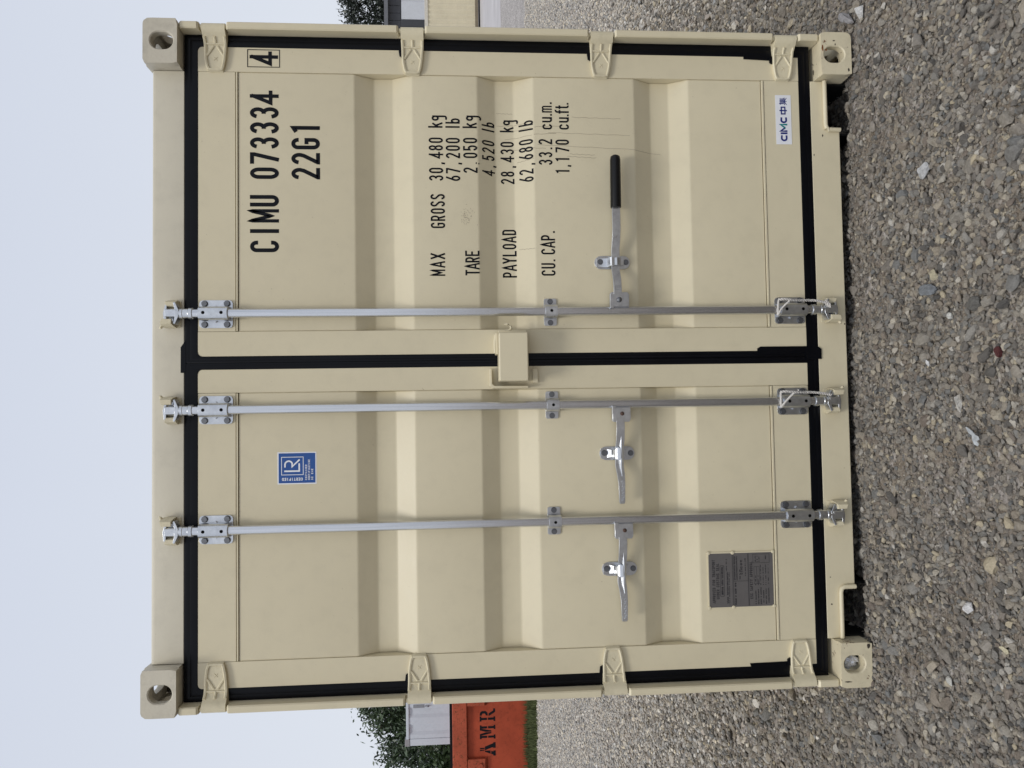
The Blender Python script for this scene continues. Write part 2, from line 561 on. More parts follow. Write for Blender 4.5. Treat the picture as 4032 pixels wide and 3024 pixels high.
m2p = N.new('GeometryNodeMeshToPoints')
iop = N.new('GeometryNodeInstanceOnPoints')
iop.inputs['Pick Instance'].default_value = True
g2i = N.new('GeometryNodeGeometryToInstance')
L.new(gi.outputs[0], m2p.inputs['Mesh'])
for vo_ in reversed(var_objs):
    inf = N.new('GeometryNodeObjectInfo')
    inf.inputs['Object'].default_value = vo_
    inf.inputs['As Instance'].default_value = False
    L.new(inf.outputs['Geometry'], g2i.inputs[0])
L.new(m2p.outputs[0], iop.inputs['Points'])
L.new(g2i.outputs[0], iop.inputs['Instance'])
def named(nm, typ):
    a = N.new('GeometryNodeInputNamedAttribute')
    a.data_type = typ
    a.inputs['Name'].default_value = nm
    return a.outputs['Attribute']
L.new(named("var", 'INT'), iop.inputs['Instance Index'])
e2r = N.new('FunctionNodeEulerToRotation')
L.new(named("rot", 'FLOAT_VECTOR'), e2r.inputs[0])
L.new(e2r.outputs[0], iop.inputs['Rotation'])
L.new(named("scl", 'FLOAT'), iop.inputs['Scale'])
L.new(iop.outputs[0], go.inputs[0])
md = gravel.modifiers.new("scatter", 'NODES')
md.node_group = ng

# stones that stand out from the gravel
def lone_stone(x, y, size, col, seed, label, ax=(1.15, 0.9, 0.7), rz=0.0):
    col = tuple(min(0.9, c * 1.45) for c in col)
    m, n, l, b = new_mat("lone_stone")
    tc = n.new('ShaderNodeTexCoord').outputs['Object']
    f = noise(n, l, tc, 2.0, 7, 0.7)
    l.new(ramp(n, l, f, [(0.3, tuple(c * 0.55 for c in col)), (0.55, col), (0.8, tuple(min(1, c * 1.3) for c in col))]), b.inputs['Base Color'])
    b.inputs['Roughness'].default_value = 0.85
    b.inputs['Specular IOR Level'].default_value = 0.25
    bump(n, l, f, b, 0.6, 0.06)
    o = bpy.data.objects.new("stone", rock_mesh("stone", seed, m, ICO3, np.array(ax), 12))
    COL.objects.link(o)
    o.scale = (size,) * 3
    o.rotation_euler = (random.uniform(-.1, .1), random.uniform(-.1, .1), rz)
    o.location = (x, y, float(ground_h(np.array([x]), np.array([y]))[0]) + size * 0.55)
    tag(o, label, "stone", "stones that stand out from the gravel")
lone_stone(-0.053, -0.692, 0.018, (0.085, 0.028, 0.028), 1, "dark red angular stone in the gravel, redder than any other", rz=0.4)
lone_stone(0.176, -0.402, 0.033, (0.17, 0.18, 0.19), 2, "large blue-grey stone in the gravel before the right door", rz=1.0)
lone_stone(0.094, -0.606, 0.028, (0.12, 0.115, 0.105), 3, "dark rounded brown-grey stone between the red stone and the blue-grey one", rz=2.0)
lone_stone(0.213, -0.434, 0.021, (0.42, 0.38, 0.27), 4, "pale yellowish rounded stone beside the large blue-grey stone", (1.2, 0.85, 0.8))
lone_stone(0.077, -0.491, 0.014, (0.55, 0.54, 0.50), 5, "small white three-sided stone in front of the right door", (1.1, 0.9, 0.8))
lone_stone(-0.058, -0.367, 0.011, (0.72, 0.71, 0.68), 6, "tiny bright white pebble below the middle of the doors", (1.3, 0.8, 0.7))
lone_stone(-0.801, -0.53, 0.019, (0.55, 0.54, 0.53), 7, "white rounded stone on the gravel in front of the left door", (1.0, 1.2, 0.8), 0.3)
lone_stone(-0.88, -0.669, 0.014, (0.52, 0.47, 0.33), 8, "small pale oblong buff stone near the front left of the gravel", (1.5, 0.8, 0.7), 1.5)
lone_stone(-1.048, -0.426, 0.015, (0.48, 0.47, 0.43), 9, "pale egg-shaped stone on the gravel left of the left fork pocket", (1.3, 0.8, 0.7), 1.1)
lone_stone(1.285, 0.02, 0.036, (0.26, 0.25, 0.25), 10, "long grey stone lying beside the lower right corner casting", (1.7, 0.62, 0.6), 1.0)
lone_stone(1.262, -0.062, 0.027, (0.50, 0.49, 0.47), 11, "whitish rough stone touching the lower right corner casting", (1.2, 0.9, 0.8), 0.5)
lone_stone(1.17, -0.72, 0.028, (0.45, 0.37, 0.22), 13, "tan blocky stone at the front right of the gravel", (1.1, 1.0, 0.6), 0.5)
lone_stone(0.56, -0.40, 0.025, (0.40, 0.40, 0.40), 14, "pale grey round stone in the gravel below the right fork pocket", (1.1, 1.0, 0.7), 0.2)
lone_stone(-0.19, -0.52, 0.020, (0.46, 0.44, 0.40), 15, "long pale finger-shaped stone in the gravel before the door gap", (0.6, 1.9, 0.6), 1.5)

# torn white scrap lying on the gravel
sc = MB()
scp = [(0, 0), (0.012, 0.008), (0.03, 0.010), (0.05, 0.006), (0.062, 0.012), (0.088, 0.010), (0.086, 0.002), (0.064, -0.006),
       (0.046, -0.012), (0.034, -0.022), (0.022, -0.018), (0.020, -0.008), (0.006, -0.010)]
k = len(scp)
top = [(x, y, 0.004 + 0.006 * math.sin(x * 90) * math.cos(y * 120)) for x, y in scp]
sc.add(top + [(x, y, z - 0.0012) for x, y, z in top], [tuple(range(k)), tuple(range(2 * k - 1, k - 1, -1))] + [(i, i + k, (i + 1) % k + k, (i + 1) % k) for i in range(k)])
o = sc.obj("plastic_scrap", M_SCRAP, loc=(-0.315, -0.625, 0.012), sharp=60)
o.rotation_euler = (0.2, -0.2, 0.35)
o.scale = (0.72, 0.72, 0.72)
tag(o, "torn scrap of white plastic lying on the gravel before the left door", "scrap")

# ------------------------------------------------------------------ the container
ROOT = thing("shipping_container", "cream twenty foot shipping container with closed double doors, filling the picture", "shipping container", (0, 3.03, 0))
ROOT_LOC = Vector((0, 3.03, 0))
class Sub:
    """parents an object built in world coordinates"""
def under(parent, o):
    o.parent = parent
    if o.parent:
        o.matrix_parent_inverse = parent_world(parent).inverted()
    return o
_wm = {}
def parent_world(p):
    if p.name not in _wm:
        mw = Matrix.Translation(p.location)
        if p.parent is not None:
            mw = parent_world(p.parent) @ p.matrix_parent_inverse @ mw
        _wm[p.name] = mw
    return _wm[p.name]
def part(mb, name, mat, parent=None, bevel=None, origin=None, sharp=32, segs=2, flip_x=False, loc=None):
    o = mb.obj(name, mat, None, bevel, origin=origin, sharp=sharp, segs=segs, flip_x=flip_x, loc=loc)
    return under(parent or ROOT, o)
def copy_part(o, parent, loc, scale=None):
    c = o.copy()
    COL.objects.link(c)
    c.location = loc
    if scale:
        c.scale = scale
    return under(parent, c)

# --- corner castings
def rounded_rect(x0, x1, z0, z1, rad, k=5):
    """rad: radii for corners (x0,z0) (x1,z0) (x1,z1) (x0,z1)"""
    out = []
    for (cx, cz, a0), r in zip(((x0, z0, 180), (x1, z0, 270), (x1, z1, 0), (x0, z1, 90)), rad):
        sx = 1 if cx == x0 else -1
        sz = 1 if cz == z0 else -1
        for i in range(k + 1):
            a = math.radians(a0 + 90 * i / k)
            out.append((cx + sx * r + r * math.cos(a), cz + sz * r + r * math.sin(a)))
    return out

def holed_plate(mb, outer, hole_c, hw, hh, d0, d1, P, n=44, mi=0):
    """plate with an obround hole; P maps (a, b, depth) to xyz"""
    r = min(hw, hh)
    ex, ez = hw - r, hh - r
    ci, co = [], []
    angs = [2 * math.pi * i / n + 0.01 for i in range(n)]
    for a in angs:
        dx, dz = math.cos(a), math.sin(a)
        # obround
        hx = math.copysign(ex, dx) + r * dx
        hz = math.copysign(ez, dz) + r * dz
        ci.append((hole_c[0] + hx, hole_c[1] + hz))
    m = len(outer)
    for (px, pz) in ci:
        dx, dz = px - hole_c[0], pz - hole_c[1]
        best = None
        for i in range(m):
            (ax, az), (bx, bz) = outer[i], outer[(i + 1) % m]
            ux, uz = bx - ax, bz - az
            den = dx * uz - dz * ux
            if abs(den) < 1e-12:
                continue
            t = ((ax - hole_c[0]) * uz - (az - hole_c[1]) * ux) / den
            s = ((ax - hole_c[0]) * dz - (az - hole_c[1]) * dx) / den
            if t > 0 and -1e-6 <= s <= 1 + 1e-6 and (best is None or t < best):
                best = t
        co.append((hole_c[0] + dx * best, hole_c[1] + dz * best))
    # snap nearest samples on to the corners
    for c in outer[::max(1, len(outer) // 24)] if len(outer) <= 24 else outer:
        j = min(range(n), key=lambda q: (co[q][0] - c[0]) ** 2 + (co[q][1] - c[1]) ** 2)
        if (co[j][0] - c[0]) ** 2 + (co[j][1] - c[1]) ** 2 < 0.012 ** 2:
            co[j] = c
    ch = 0.004
    ring = []
    cw = [(hole_c[0] + (x - hole_c[0]) * 1.10, hole_c[1] + (z - hole_c[1]) * 1.10) for x, z in ci]
    loops = [[(x, z, d1) for x, z in co], [(x, z, d0) for x, z in co], [(x, z, d0) for x, z in cw],
             [(x, z, d0 + (ch if d1 > d0 else -ch)) for x, z in ci], [(x, z, d1) for x, z in ci]]
    vs = [P(*p) for lp in loops for p in lp]
    fs = []
    for q in range(5):
        a, b = q * n, ((q + 1) % 5) * n
        for i in range(n):
            fs.append((a + i, a + (i + 1) % n, b + (i + 1) % n, b + i))
    mb.add(vs, fs, mi)

def casting(top):
    """right-hand casting at the door end; local coordinates are world ones for z measured from its own base"""
    mb = MB()
    x0, x1, H = 1.057, 1.219, 0.118
    rr = (0.004, 0.006, 0.022, 0.006) if top else (0.004, 0.020, 0.006, 0.004)
    hc = (1.139, 0.054) if top else (1.134, 0.066)
    holed_plate(mb, rounded_rect(x0, x1, 0, H, rr), hc, 0.0312, 0.0395, 0.0, 0.030, lambda a, b, d: (a, d, b))
    # outer side
    holed_plate(mb, rounded_rect(0.0301, 0.178, 0.001, H - 0.024 if top else H - .001, (0.002, 0.01, 0.01, 0.002)), (0.100, 0.052), 0.0395, 0.030, x1 - 0.001, x1 - 0.028,
                lambda a, b, d: (d, a, b))
    mb.mi = [0] * len(mb.f)
    outer_faces = len(mb.f)
    zt0, zt1 = (H - 0.026, H - 0.001)
    if not top:
        zt0, zt1 = 0.001, 0.026
    holed_plate(mb, rounded_rect(x0 + 0.0105, x1 - 0.0285, 0.0302, 0.1675, (0.002,) * 4), (1.129, 0.100), 0.031, 0.052,
                zt1 if top else zt0, zt0 if top else zt1, lambda a, b, d: (a, b, d))
    mb.box(x0 + 0.001, x0 + 0.010, 0.0301, 0.178, 0.001, H - 0.001)
    zz = (0.001, 0.010) if top else (H - 0.010, H - 0.001)
    mb.box(x0 + 0.0102, x1 - 0.0285, 0.0303, 0.1674, *zz)
    mb.box(x0 + 0.0102, x1 - 0.0285, 0.1677, 0.178, 0.001, H - 0.001)
    # grimy unpainted lining of the pocket, colour darkened for the shade inside
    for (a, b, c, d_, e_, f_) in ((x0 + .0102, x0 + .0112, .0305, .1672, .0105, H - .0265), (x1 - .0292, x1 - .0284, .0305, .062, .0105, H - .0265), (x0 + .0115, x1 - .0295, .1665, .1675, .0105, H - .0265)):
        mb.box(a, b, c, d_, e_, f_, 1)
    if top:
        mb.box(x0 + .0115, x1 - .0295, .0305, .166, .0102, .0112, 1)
    return mb
for top, z in ((True, 2.473), (False, 0.0)):
    mat = M_CREAM_CAST_TOP if top else M_CREAM_RUST
    a = part(casting(top), "corner_casting", [mat, M_GRIME_SHADE], loc=(0, 0, z), sharp=35)
    b = part(casting(top), "corner_casting", [mat, M_GRIME_SHADE], loc=(0, 0, z), sharp=35, flip_x=True)
    copy_part(a, ROOT, (0, 6.058, z), (1, -1, 1))
    copy_part(b, ROOT, (0, 6.058, z), (1, -1, 1))

# --- corner posts: a body and an outer lip cut away at the hinges
HZ = (0.245, 0.947, 1.648, 2.355)
for s in (1, -1):
    mb = MB()
    mb.box(s * 1.1915, s * 1.2165, 0.050, 0.20, 0.1185, 2.4725)
    mb.box(s * 1.08, s * 1.191, 0.118, 0.20, 0.1185, 2.4725)
    part(mb, "corner_post", M_CREAM, bevel=0.002)
    zs = [0.1195] + [v for h in HZ for v in (h - 0.047, h + 0.050)] + [2.4715]
    for i in range(0, len(zs), 2):
        mb = MB()
        p = [(1.191, 0.0495), (1.191, 0.014), (1.195, 0.010), (1.213, 0.010), (1.217, 0.014), (1.217, 0.0495)]
        n = len(p)
        zz = [(zs[i], 0.006), (zs[i] + 0.006, 0.0), (zs[i + 1] - 0.006, 0.0), (zs[i + 1], 0.006)]
        vs = [(s * x, y + (o if y < 0.04 else 0), z) for z, o in zz for x, y in p]
        fs = [(q * n + j, q * n + (j + 1) % n, (q + 1) * n + (j + 1) % n, (q + 1) * n + j) for q in range(3) for j in range(n)]
        fs += [tuple(range(n)), tuple(3 * n + j for j in range(n))]
        mb.add(vs, fs)
        part(mb, "post_lip", M_CREAM, origin=(s * 1.203, 0.03, (zs[i] + zs[i + 1]) / 2), sharp=25)

# --- header and sill
mb = MB()
hp = [(0.060, 2.4685), (0.060, 2.566), (0.063, 2.577), (0.070, 2.582), (0.150, 2.582), (0.150, 2.4685)]
xs = (-1.0565, 1.0565)
vs = [(x, y, z) for x in xs for y, z in hp]
n = len(hp)
mb.add(vs, [tuple(range(n)), tuple(range(2 * n - 1, n - 1, -1))] + [(j, (j + 1) % n, n + (j + 1) % n, n + j) for j in range(n)])
part(mb, "header", M_CREAM_TOP, bevel=0.0025, sharp=25)
mb = MB()
mb.prism([(-1.0565, 0.136), (-1.0565, 0.080), (-0.884, 0.080), (-0.870, 0.076), (-0.866, 0.064), (-0.866, 0.024),
          (0.866, 0.024), (0.866, 0.064), (0.870, 0.076), (0.884, 0.080), (1.0565, 0.080), (1.0565, 0.136)], 0.060, 0.078)
mb.box(-1.056, 1.056, 0.0785, 0.30, 0.118, 0.135)
mb.box(-0.865, 0.865, 0.0785, 0.085, 0.024, 0.117)
part(mb, "sill", M_CREAM, bevel=0.003)
for s in (1, -1):
    mb = MB()
    # rolled lip round the fork pocket
    path = [(s * 1.054, 0.052, 0.083), (s * 0.884, 0.052, 0.083), (s * 0.872, 0.052, 0.080), (s * 0.866, 0.052, 0.070), (s * 0.865, 0.052, 0.026)]
    for dy in (0.0,):
        mb.tube(path, 0.0085, 8)
    part(mb, "pocket_lip", M_CREAM, sharp=50)
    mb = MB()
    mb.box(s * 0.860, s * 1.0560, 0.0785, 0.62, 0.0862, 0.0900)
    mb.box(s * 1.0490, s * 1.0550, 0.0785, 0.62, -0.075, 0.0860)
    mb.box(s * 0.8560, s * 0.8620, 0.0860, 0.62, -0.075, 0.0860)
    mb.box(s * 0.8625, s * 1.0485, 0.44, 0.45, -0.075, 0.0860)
    part(mb, "pocket_shade_box", M_SHADE_BLACK)  # black box added so the fork pocket looks shaded inside

# --- body behind the doors
def corrugated(name, length, height, depth, period, mat, o3, parent):
    """panel of trapezoid corrugation: runs along local u, stands along w; o3(u, d, w) -> xyz"""
    us, ds = [], []
    u = 0.0
    q = period / 4
    seq = [(0, 0), (q * 0.9, 0), (q * 1.6, depth), (q * 2.9, depth), (q * 3.6, 0)]
    while u < length:
        for a, d in seq:
            if u + a <= length:
                us.append(u + a); ds.append(d)
        u += period
    us.append(length); ds.append(0)
    mb = MB()
    vs = [o3(a, d, w) for a, d in zip(us, ds) for w in (0, height)]
    vs += [o3(a, d + 0.004, w) for a, d in zip(us, ds) for w in (0, height)]
    k = len(us)
    fs = []
    for i in range(k - 1):
        fs.append((2 * i, 2 * i + 1, 2 * i + 3, 2 * i + 2))
        fs.append((2 * k + 2 * i, 2 * k + 2 * i + 2, 2 * k + 2 * i + 3, 2 * k + 2 * i + 1))
    fs += [(0, 2 * k, 2 * k + 1, 1), (2 * k - 2, 2 * k - 1, 4 * k - 1, 4 * k - 2)]
    mb.add(vs, fs)
    return mb
for s in (1, -1):
    part(corrugated("side_wall", 5.66, 2.30, 0.036, 0.28, M_CREAM, lambda u, d, w: (s * (1.205 - d), 0.2005 + u, 0.165 + w), ROOT), "side_wall", M_CREAM, sharp=20)
    mb = MB()
    mb.box(s * 1.150, s * 1.214, 0.2005, 5.857, 0.03, 0.1645)
    part(mb, "bottom_rail", M_CREAM, bevel=0.003)
    mb = MB()
    mb.box(s * 1.150, s * 1.214, 0.2005, 5.857, 2.466, 2.535)
    part(mb, "top_rail", M_CREAM, bevel=0.003)
    mb = MB()
    mb.box(s * 1.08, s * 1.2165, 5.858, 6.05, 0.1185, 2.4725)
    part(mb, "corner_post", M_CREAM, bevel=0.003)
part(corrugated("roof", 5.70, 2.29, 0.020, 0.21, M_CREAM, lambda u, d, w: (-1.145 + w, 0.1755 + u, 2.560 - d), ROOT), "roof", M_CREAM, sharp=20)
part(corrugated("end_wall", 2.15, 2.30, 0.036, 0.25, M_CREAM, lambda u, d, w: (-1.075 + u, 6.03 - d, 0.165 + w), ROOT), "end_wall", M_CREAM, sharp=20)
mb = MB()
mb.box(-1.149, 1.149, 0.31, 5.90, 0.140, 0.17)
for i in range(18):
    mb.box(-1.149, 1.149, 0.45 + i * 0.31, 0.50 + i * 0.31, 0.03, 0.1395)
part(mb, "floor_frame", M_DARK)
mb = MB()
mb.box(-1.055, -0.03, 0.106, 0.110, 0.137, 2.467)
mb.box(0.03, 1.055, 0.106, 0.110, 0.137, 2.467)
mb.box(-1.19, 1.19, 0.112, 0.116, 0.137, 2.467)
part(mb, "door_backing", M_DARK)  # black sheet added so the gaps round the doors stay dark

# --- doors
FRONT, FLAT, DEEP = 0.060, 0.0625, 0.1005
ZP = [(2.2785, FLAT), (1.864, FLAT), (1.796, DEEP), (1.726, DEEP), (1.653, FLAT), (1.413, FLAT), (1.346, DEEP), (1.276, DEEP),
      (1.204, FLAT), (0.823, FLAT), (0.752, DEEP), (0.680, DEEP), (0.613, FLAT), (0.3315, FLAT)]
def prof(z):
    if z >= ZP[0][0] or z <= ZP[-1][0]:
        return FRONT
    for (z1, y1), (z0, y0) in zip(ZP, ZP[1:]):
        if z0 <= z <= z1:
            return y0 + (y1 - y0) * (z - z0) / (z1 - z0)
    return FLAT

def door_mesh(s, xi):
    mb = MB()
    xin, xs1, xs2, xo = xi, 0.1095, 1.0565, 1.147
    z0, z1 = 0.181, 2.421
    def stile(a, b):
        mb.box(s * a, s * b, FRONT, 0.105, z0, z1)
    stile(xin, xs1)
    stile(xs2, xo)
    mb.box(s * (xs1 + .001), s * (xs2 - .001), FRONT + .0004, 0.105, 2.2895, z1 - .0005)
    mb.box(s * (xs1 + .001), s * (xs2 - .001), FRONT + .0004, 0.105, z0 + .0005, 0.3185)
    # raised seam strips
    mb.box(s * (xs1 + .002), s * (xs2 - .002), 0.0580, 0.104, 2.2810, 2.2865)
    mb.box(s * (xs1 + .002), s * (xs2 - .002), 0.0575, 0.104, 0.3212, 0.3285)
    # pressed panel (bends softened with a short extra facet)
    pts = [ZP[0]]
    for i in range(1, len(ZP) - 1):
        (za, ya), (zb, yb), (zc, yc) = ZP[i - 1], ZP[i], ZP[i + 1]
        t = 0.005
        la, lc = math.hypot(za - zb, ya - yb), math.hypot(zc - zb, yc - yb)
        pa = (zb + (za - zb) * t / la, yb + (ya - yb) * t / la)
        pc = (zb + (zc - zb) * t / lc, yb + (yc - yb) * t / lc)
        pm = ((pa[0] + pc[0]) / 4 + zb / 2, (pa[1] + pc[1]) / 4 + yb / 2)
        pts += [pa, pm, pc]
    pts.append(ZP[-1])
    mb.sheet([(z, y, min(s * .1120, s * 1.0540), max(s * .1120, s * 1.0540)) for z, y in pts], 0.1055, axis='z')
    # caulk bead down both edges
    for x in (0.1108, 1.0552):
        mb.tube([(s * x, y + 0.0030, z) for z, y in pts], 0.0016, 5)
    return mb
DOOR = {}
for s, xi in ((1, 0.021), (-1, 0.026)):
    d = part(door_mesh(s, xi), "door", M_CREAM, origin=(s * 1.203, 0.06, 0.181), bevel=0.0015, sharp=18, segs=2)
    DOOR[s] = d
DOOR[1]['label'] = "right door leaf with printed serial number and one locking bar"
DOOR[-1]['label'] = "left door leaf with blue sticker, data plate and two locking bars"

# gaskets: a ridged rubber section swept round each leaf
def gasket(s, xc_out, xc_in):
    mb = MB()
    prof_g = [(0.0, 0.070), (0.02, 0.0600), (0.12, 0.0585), (0.34, 0.0588), (0.40, 0.0598), (0.46, 0.0590), (0.62, 0.0584), (0.90, 0.0582), (1.0, 0.0597), (1.0, 0.072)]
    o4 = [(xc_out, 0.1365), (1.1908, 0.1365), (1.1908, 2.4682), (xc_out, 2.4682)]
    i4 = [(xc_in, 0.1812), (1.1468, 0.1812), (1.1468, 2.4208), (xc_in, 2.4208)]
    vs = []
    for t, y in prof_g:
        for (ox, oz), (ix, iz) in zip(o4, i4):
            vs.append((s * (ox + (ix - ox) * t), y, oz + (iz - oz) * t))
    fs = []
    for q in range(len(prof_g) - 1):
        for j in range(4):
            fs.append((q * 4 + j, q * 4 + (j + 1) % 4, (q + 1) * 4 + (j + 1) % 4, (q + 1) * 4 + j))
    mb.add(vs, fs)
    # rounded inner corners
    for cx, cz, dx, dz in ((1.1468, 2.4208, -1, -1), (xc_in, 2.4208, 1, -1)):
        pl = [(s * cx, cz)]
        for k in range(6):
            a = math.pi / 2 * k / 5
            pl.append((s * (cx + dx * 0.016 * (1 - math.sin(a))), cz + dz * 0.016 * (1 - math.cos(a))))
        mb.prism(pl, 0.0585, 0.07)
    return mb
gr = gasket(1, -0.0022, 0.0212)
gr.prism([(-0.036, 2.462), (0.080, 2.462), (0.055, 2.4795), (-0.036, 2.4795)], 0.0575, 0.0597)     # wide flap over the header gap
gr.prism([(0.008, 0.178), (0.037, 0.178), (0.037, 0.362), (0.030, 0.374), (0.008, 0.374)], 0.0572, 0.0597)
gr.prism([(-0.012, 0.126), (0.026, 0.126), (0.034, 0.136), (0.036, 0.186), (-0.012, 0.186)], 0.0555, 0.0597)
gr.prism([(1.133, 0.285), (1.155, 0.285), (1.155, 0.395), (1.137, 0.395)], 0.0572, 0.0597)
gl = gasket(-1, 0.0026, 0.0258)
gl.prism([(-1.133, 0.285), (-1.155, 0.285), (-1.155, 0.43), (-1.135, 0.436)], 0.0572, 0.0597)
for h in HZ[:3]:
    for g, s in ((gr, 1), (gl, -1)):
        g.prism([(s * 1.118, h + 0.038), (s * 1.1465, h + 0.036), (s * 1.1465, h + 0.052), (s * 1.124, h + 0.049)], 0.052, 0.0597)
part(gr, "gasket", M_RUBBER, DOOR[1], sharp=40)
part(gl, "gasket", M_RUBBER, DOOR[-1], sharp=40)

# chipped paint and a rust streak low down
M_RUST = plain("rust", (0.20, 0.075, 0.022), 0.9, 0, 0.1, 0.5, 120)
M_CHIP = plain("paint_chip", (0.055, 0.045, 0.036), 0.8, 0, 0.2, 0.4, 200)
def chip(x, z, w, h, y, mat, name, seed):
    r = random.Random(seed)
    n = 11
    pl = [(x + w / 2 * math.cos(2 * math.pi * i / n) * r.uniform(.55, 1.1), z + h / 2 * math.sin(2 * math.pi * i / n) * r.uniform(.55, 1.1)) for i in range(n)]
    mb = MB()
    mb.prism(pl, y - 0.0006, y + 0.0004)
    part(mb, name, mat, ROOT, sharp=20)
for i, (x, z, w, h, y) in enumerate(((1.186, .067, .006, .010, 0.0), (1.172, .062, .008, .006, 0.0), (1.075, .012, .014, .008, 0.0), (-1.070, .013, .020, .014, 0.0), (-1.196, .092, .006, .030, 0.0),
                                     (.845, .092, .012, .005, FRONT), (.77, .128, .010, .004, FRONT), (.12, .030, .008, .005, FRONT), (-.83, .118, .004, .006, FRONT), (-.93, .116, .007, .007, FRONT), (1.12, .124, .004, .014, FRONT), (1.09, .121, .030, .004, FRONT))):
    chip(x, z, w, h, y, M_CHIP, "paint_chip", 60 + i)
chip(1.158, .1115, .030, .0075, 0.0, M_RUST, "rust_streak", 90)
chip(1.150, .0985, .008, .010, 0.0, M_RUST, "rust_streak", 91)

# hinges
def hinge_mesh():
    """blade points to -x from the pin at the origin"""
    mb = MB()
    st = [(0.014, 0.026, -.0385, .0385), (0.0125, 0.008, -.041, .041), (0.006, 0.0005, -.0415, .0415), (-0.004, -0.0015, -.0415, .0415), (-0.014, 0.0015, -.041, .041),
          (-0.022, 0.008, -.041, .041), (-0.032, 0.020, -.0405, .0405), (-0.042, 0.0285, -.040, .040), (-0.055, 0.0325, -.039, .0395),
          (-0.085, 0.034, -.0365, .039), (-0.110, 0.0345, -.0335, .037), (-0.132, 0.035, -.029, .033), (-0.146, 0.037, -.0255, .0285), (-0.1515, 0.046, -.023, .0255)]
    mb.sheet(st, 0.0448)
    yf = lambda x: np.interp(-x, [-p[0] for p in st], [p[1] for p in st])
    def rib(pts, r=0.0034):
        path = []
        for (xa, za), (xb, zb) in zip(pts, pts[1:]):
            for t in np.linspace(0, 1, 5):
                x, z = xa + (xb - xa) * t, za + (zb - za) * t
                path.append((x, float(yf(x)) - 0.0005, z))
        mb.tube(path, r, 6)
    rib([(-0.030, 0.036), (-0.055, 0.0355), (-0.085, 0.0352), (-0.110, 0.0332), (-0.132, 0.0292), (-0.143, 0.0235), (-0.1435, -0.021), (-0.132, -0.0255), (-0.110, -0.0298), (-0.085, -0.0328), (-0.055, -0.0352), (-0.030, -0.036)], 0.0055)
    rib([(-0.060, 0.0065), (-0.094, 0.030)], 0.0042)
    rib([(-0.060, -0.0065), (-0.094, -0.028)], 0.0042)
    rib([(-0.052, -0.033), (-0.052, 0.033)], 0.0038)
    rib([(-0.030, 0.0), (-0.052, 0.0)], 0.0048)
    rib([(-0.100, 0.006), (-0.111, -0.005)], 0.0012)
    rib([(-0.100, -0.005), (-0.111, 0.006)], 0.0012)
    # knuckle pin
    mb.tube([(0.001, 0.012, -0.0455), (0.001, 0.012, 0.0475)], 0.0075, 10)
    return mb
hm = {}
for s in (1, -1):
    first = None
    for h in HZ:
        loc = (s * 1.2035, 0.016, h)
        if first is None:
            first = part(hinge_mesh(), "hinge", M_CREAM_CAST, DOOR[s], loc=loc, flip_x=(s < 0), sharp=38, bevel=0.002)
        else:
            copy_part(first, DOOR[s], loc)

# locking gear -------------------------------------------------------------
BARS = ((1, 0.1722), (-1, -0.1702), (-1, -0.5925))
YB = 0.034
def bracket_mesh(hz, sleeve=(0.9, 0.9), corner=0.012, holes=True, hw=0.050):
    """plate with a half-round sleeve in the middle; local origin at the bar axis, on the door face"""
    mb = MB()
    c = corner
    yp = -0.0045
    def stn(x, y, zlo, zhi):
        return (x, y, zlo, zhi)
    edge = [(-hw, c), (-hw + c * 0.3, c * 0.3), (-hw + c, 0.0)]
    st = [(x, yp, -hz + d, hz - d) for x, d in edge]
    st += [(-x, yp, -hz + d, hz - d) for x, d in reversed(edge)]
    mb.sheet(st, 0.0)
    hs = hz * sleeve[0]
    st = []
    for k in range(11):
        a = math.pi * k / 10
        st.append((-0.0245 * math.cos(a), -0.0265 - 0.0235 * math.sin(a), -hs, hs))
    st = [(-0.0250, -0.005, -hs, hs)] + st + [(0.0250, -0.005, -hs, hs)]
    mb.sheet(st, -0.0046)
    # two small gussets on the plate
    for sx in (-1, 1):
        if holes:
            mb.prism([(sx * 0.024, -0.006), (sx * 0.031, 0.0), (sx * 0.024, 0.006)], -0.012, -0.0046)
    if holes:
        for z in (-hs * 0.62, hs * 0.62):
            mb.add([(0.0060 * math.cos(t), -0.0502, z + 0.0060 * math.sin(t)) for t in [math.pi * j / 6 for j in range(12)]], [tuple(range(12))], 1)
    elif hz < 0.04:
        mb.add([(0.0055 * math.cos(t), -0.0502, 0.0055 * math.sin(t)) for t in [math.pi * j / 6 for j in range(12)]], [tuple(range(12))], 1)
    return mb
def bolt_mesh(r=0.0105, h=0.0085):
    mb = MB()
    mb.prism([(r * 1.12 * math.cos(math.pi * j / 8), r * 1.12 * math.sin(math.pi * j / 8)) for j in range(16)], -0.0012, 0.0)
    mb.prism([(r * math.cos(math.pi * j / 3 + .3), r * math.sin(math.pi * j / 3 + .3)) for j in range(6)], -h, -0.0012)
    return mb
def dome_mesh(r=0.010):
    mb = MB()
    rings = [(r, 0.0), (r * 0.92, -0.0035), (r * 0.65, -0.0062), (r * 0.25, -0.0075)]
    vs = [(q * math.cos(math.pi * j / 6), y, q * math.sin(math.pi * j / 6)) for q, y in rings for j in range(12)]
    fs = [(a * 12 + j, a * 12 + (j + 1) % 12, a * 12 + 12 + (j + 1) % 12, a * 12 + 12 + j) for a in range(3) for j in range(12)] + [tuple(36 + j for j in range(12))]
    mb.add(vs, fs)
    return mb

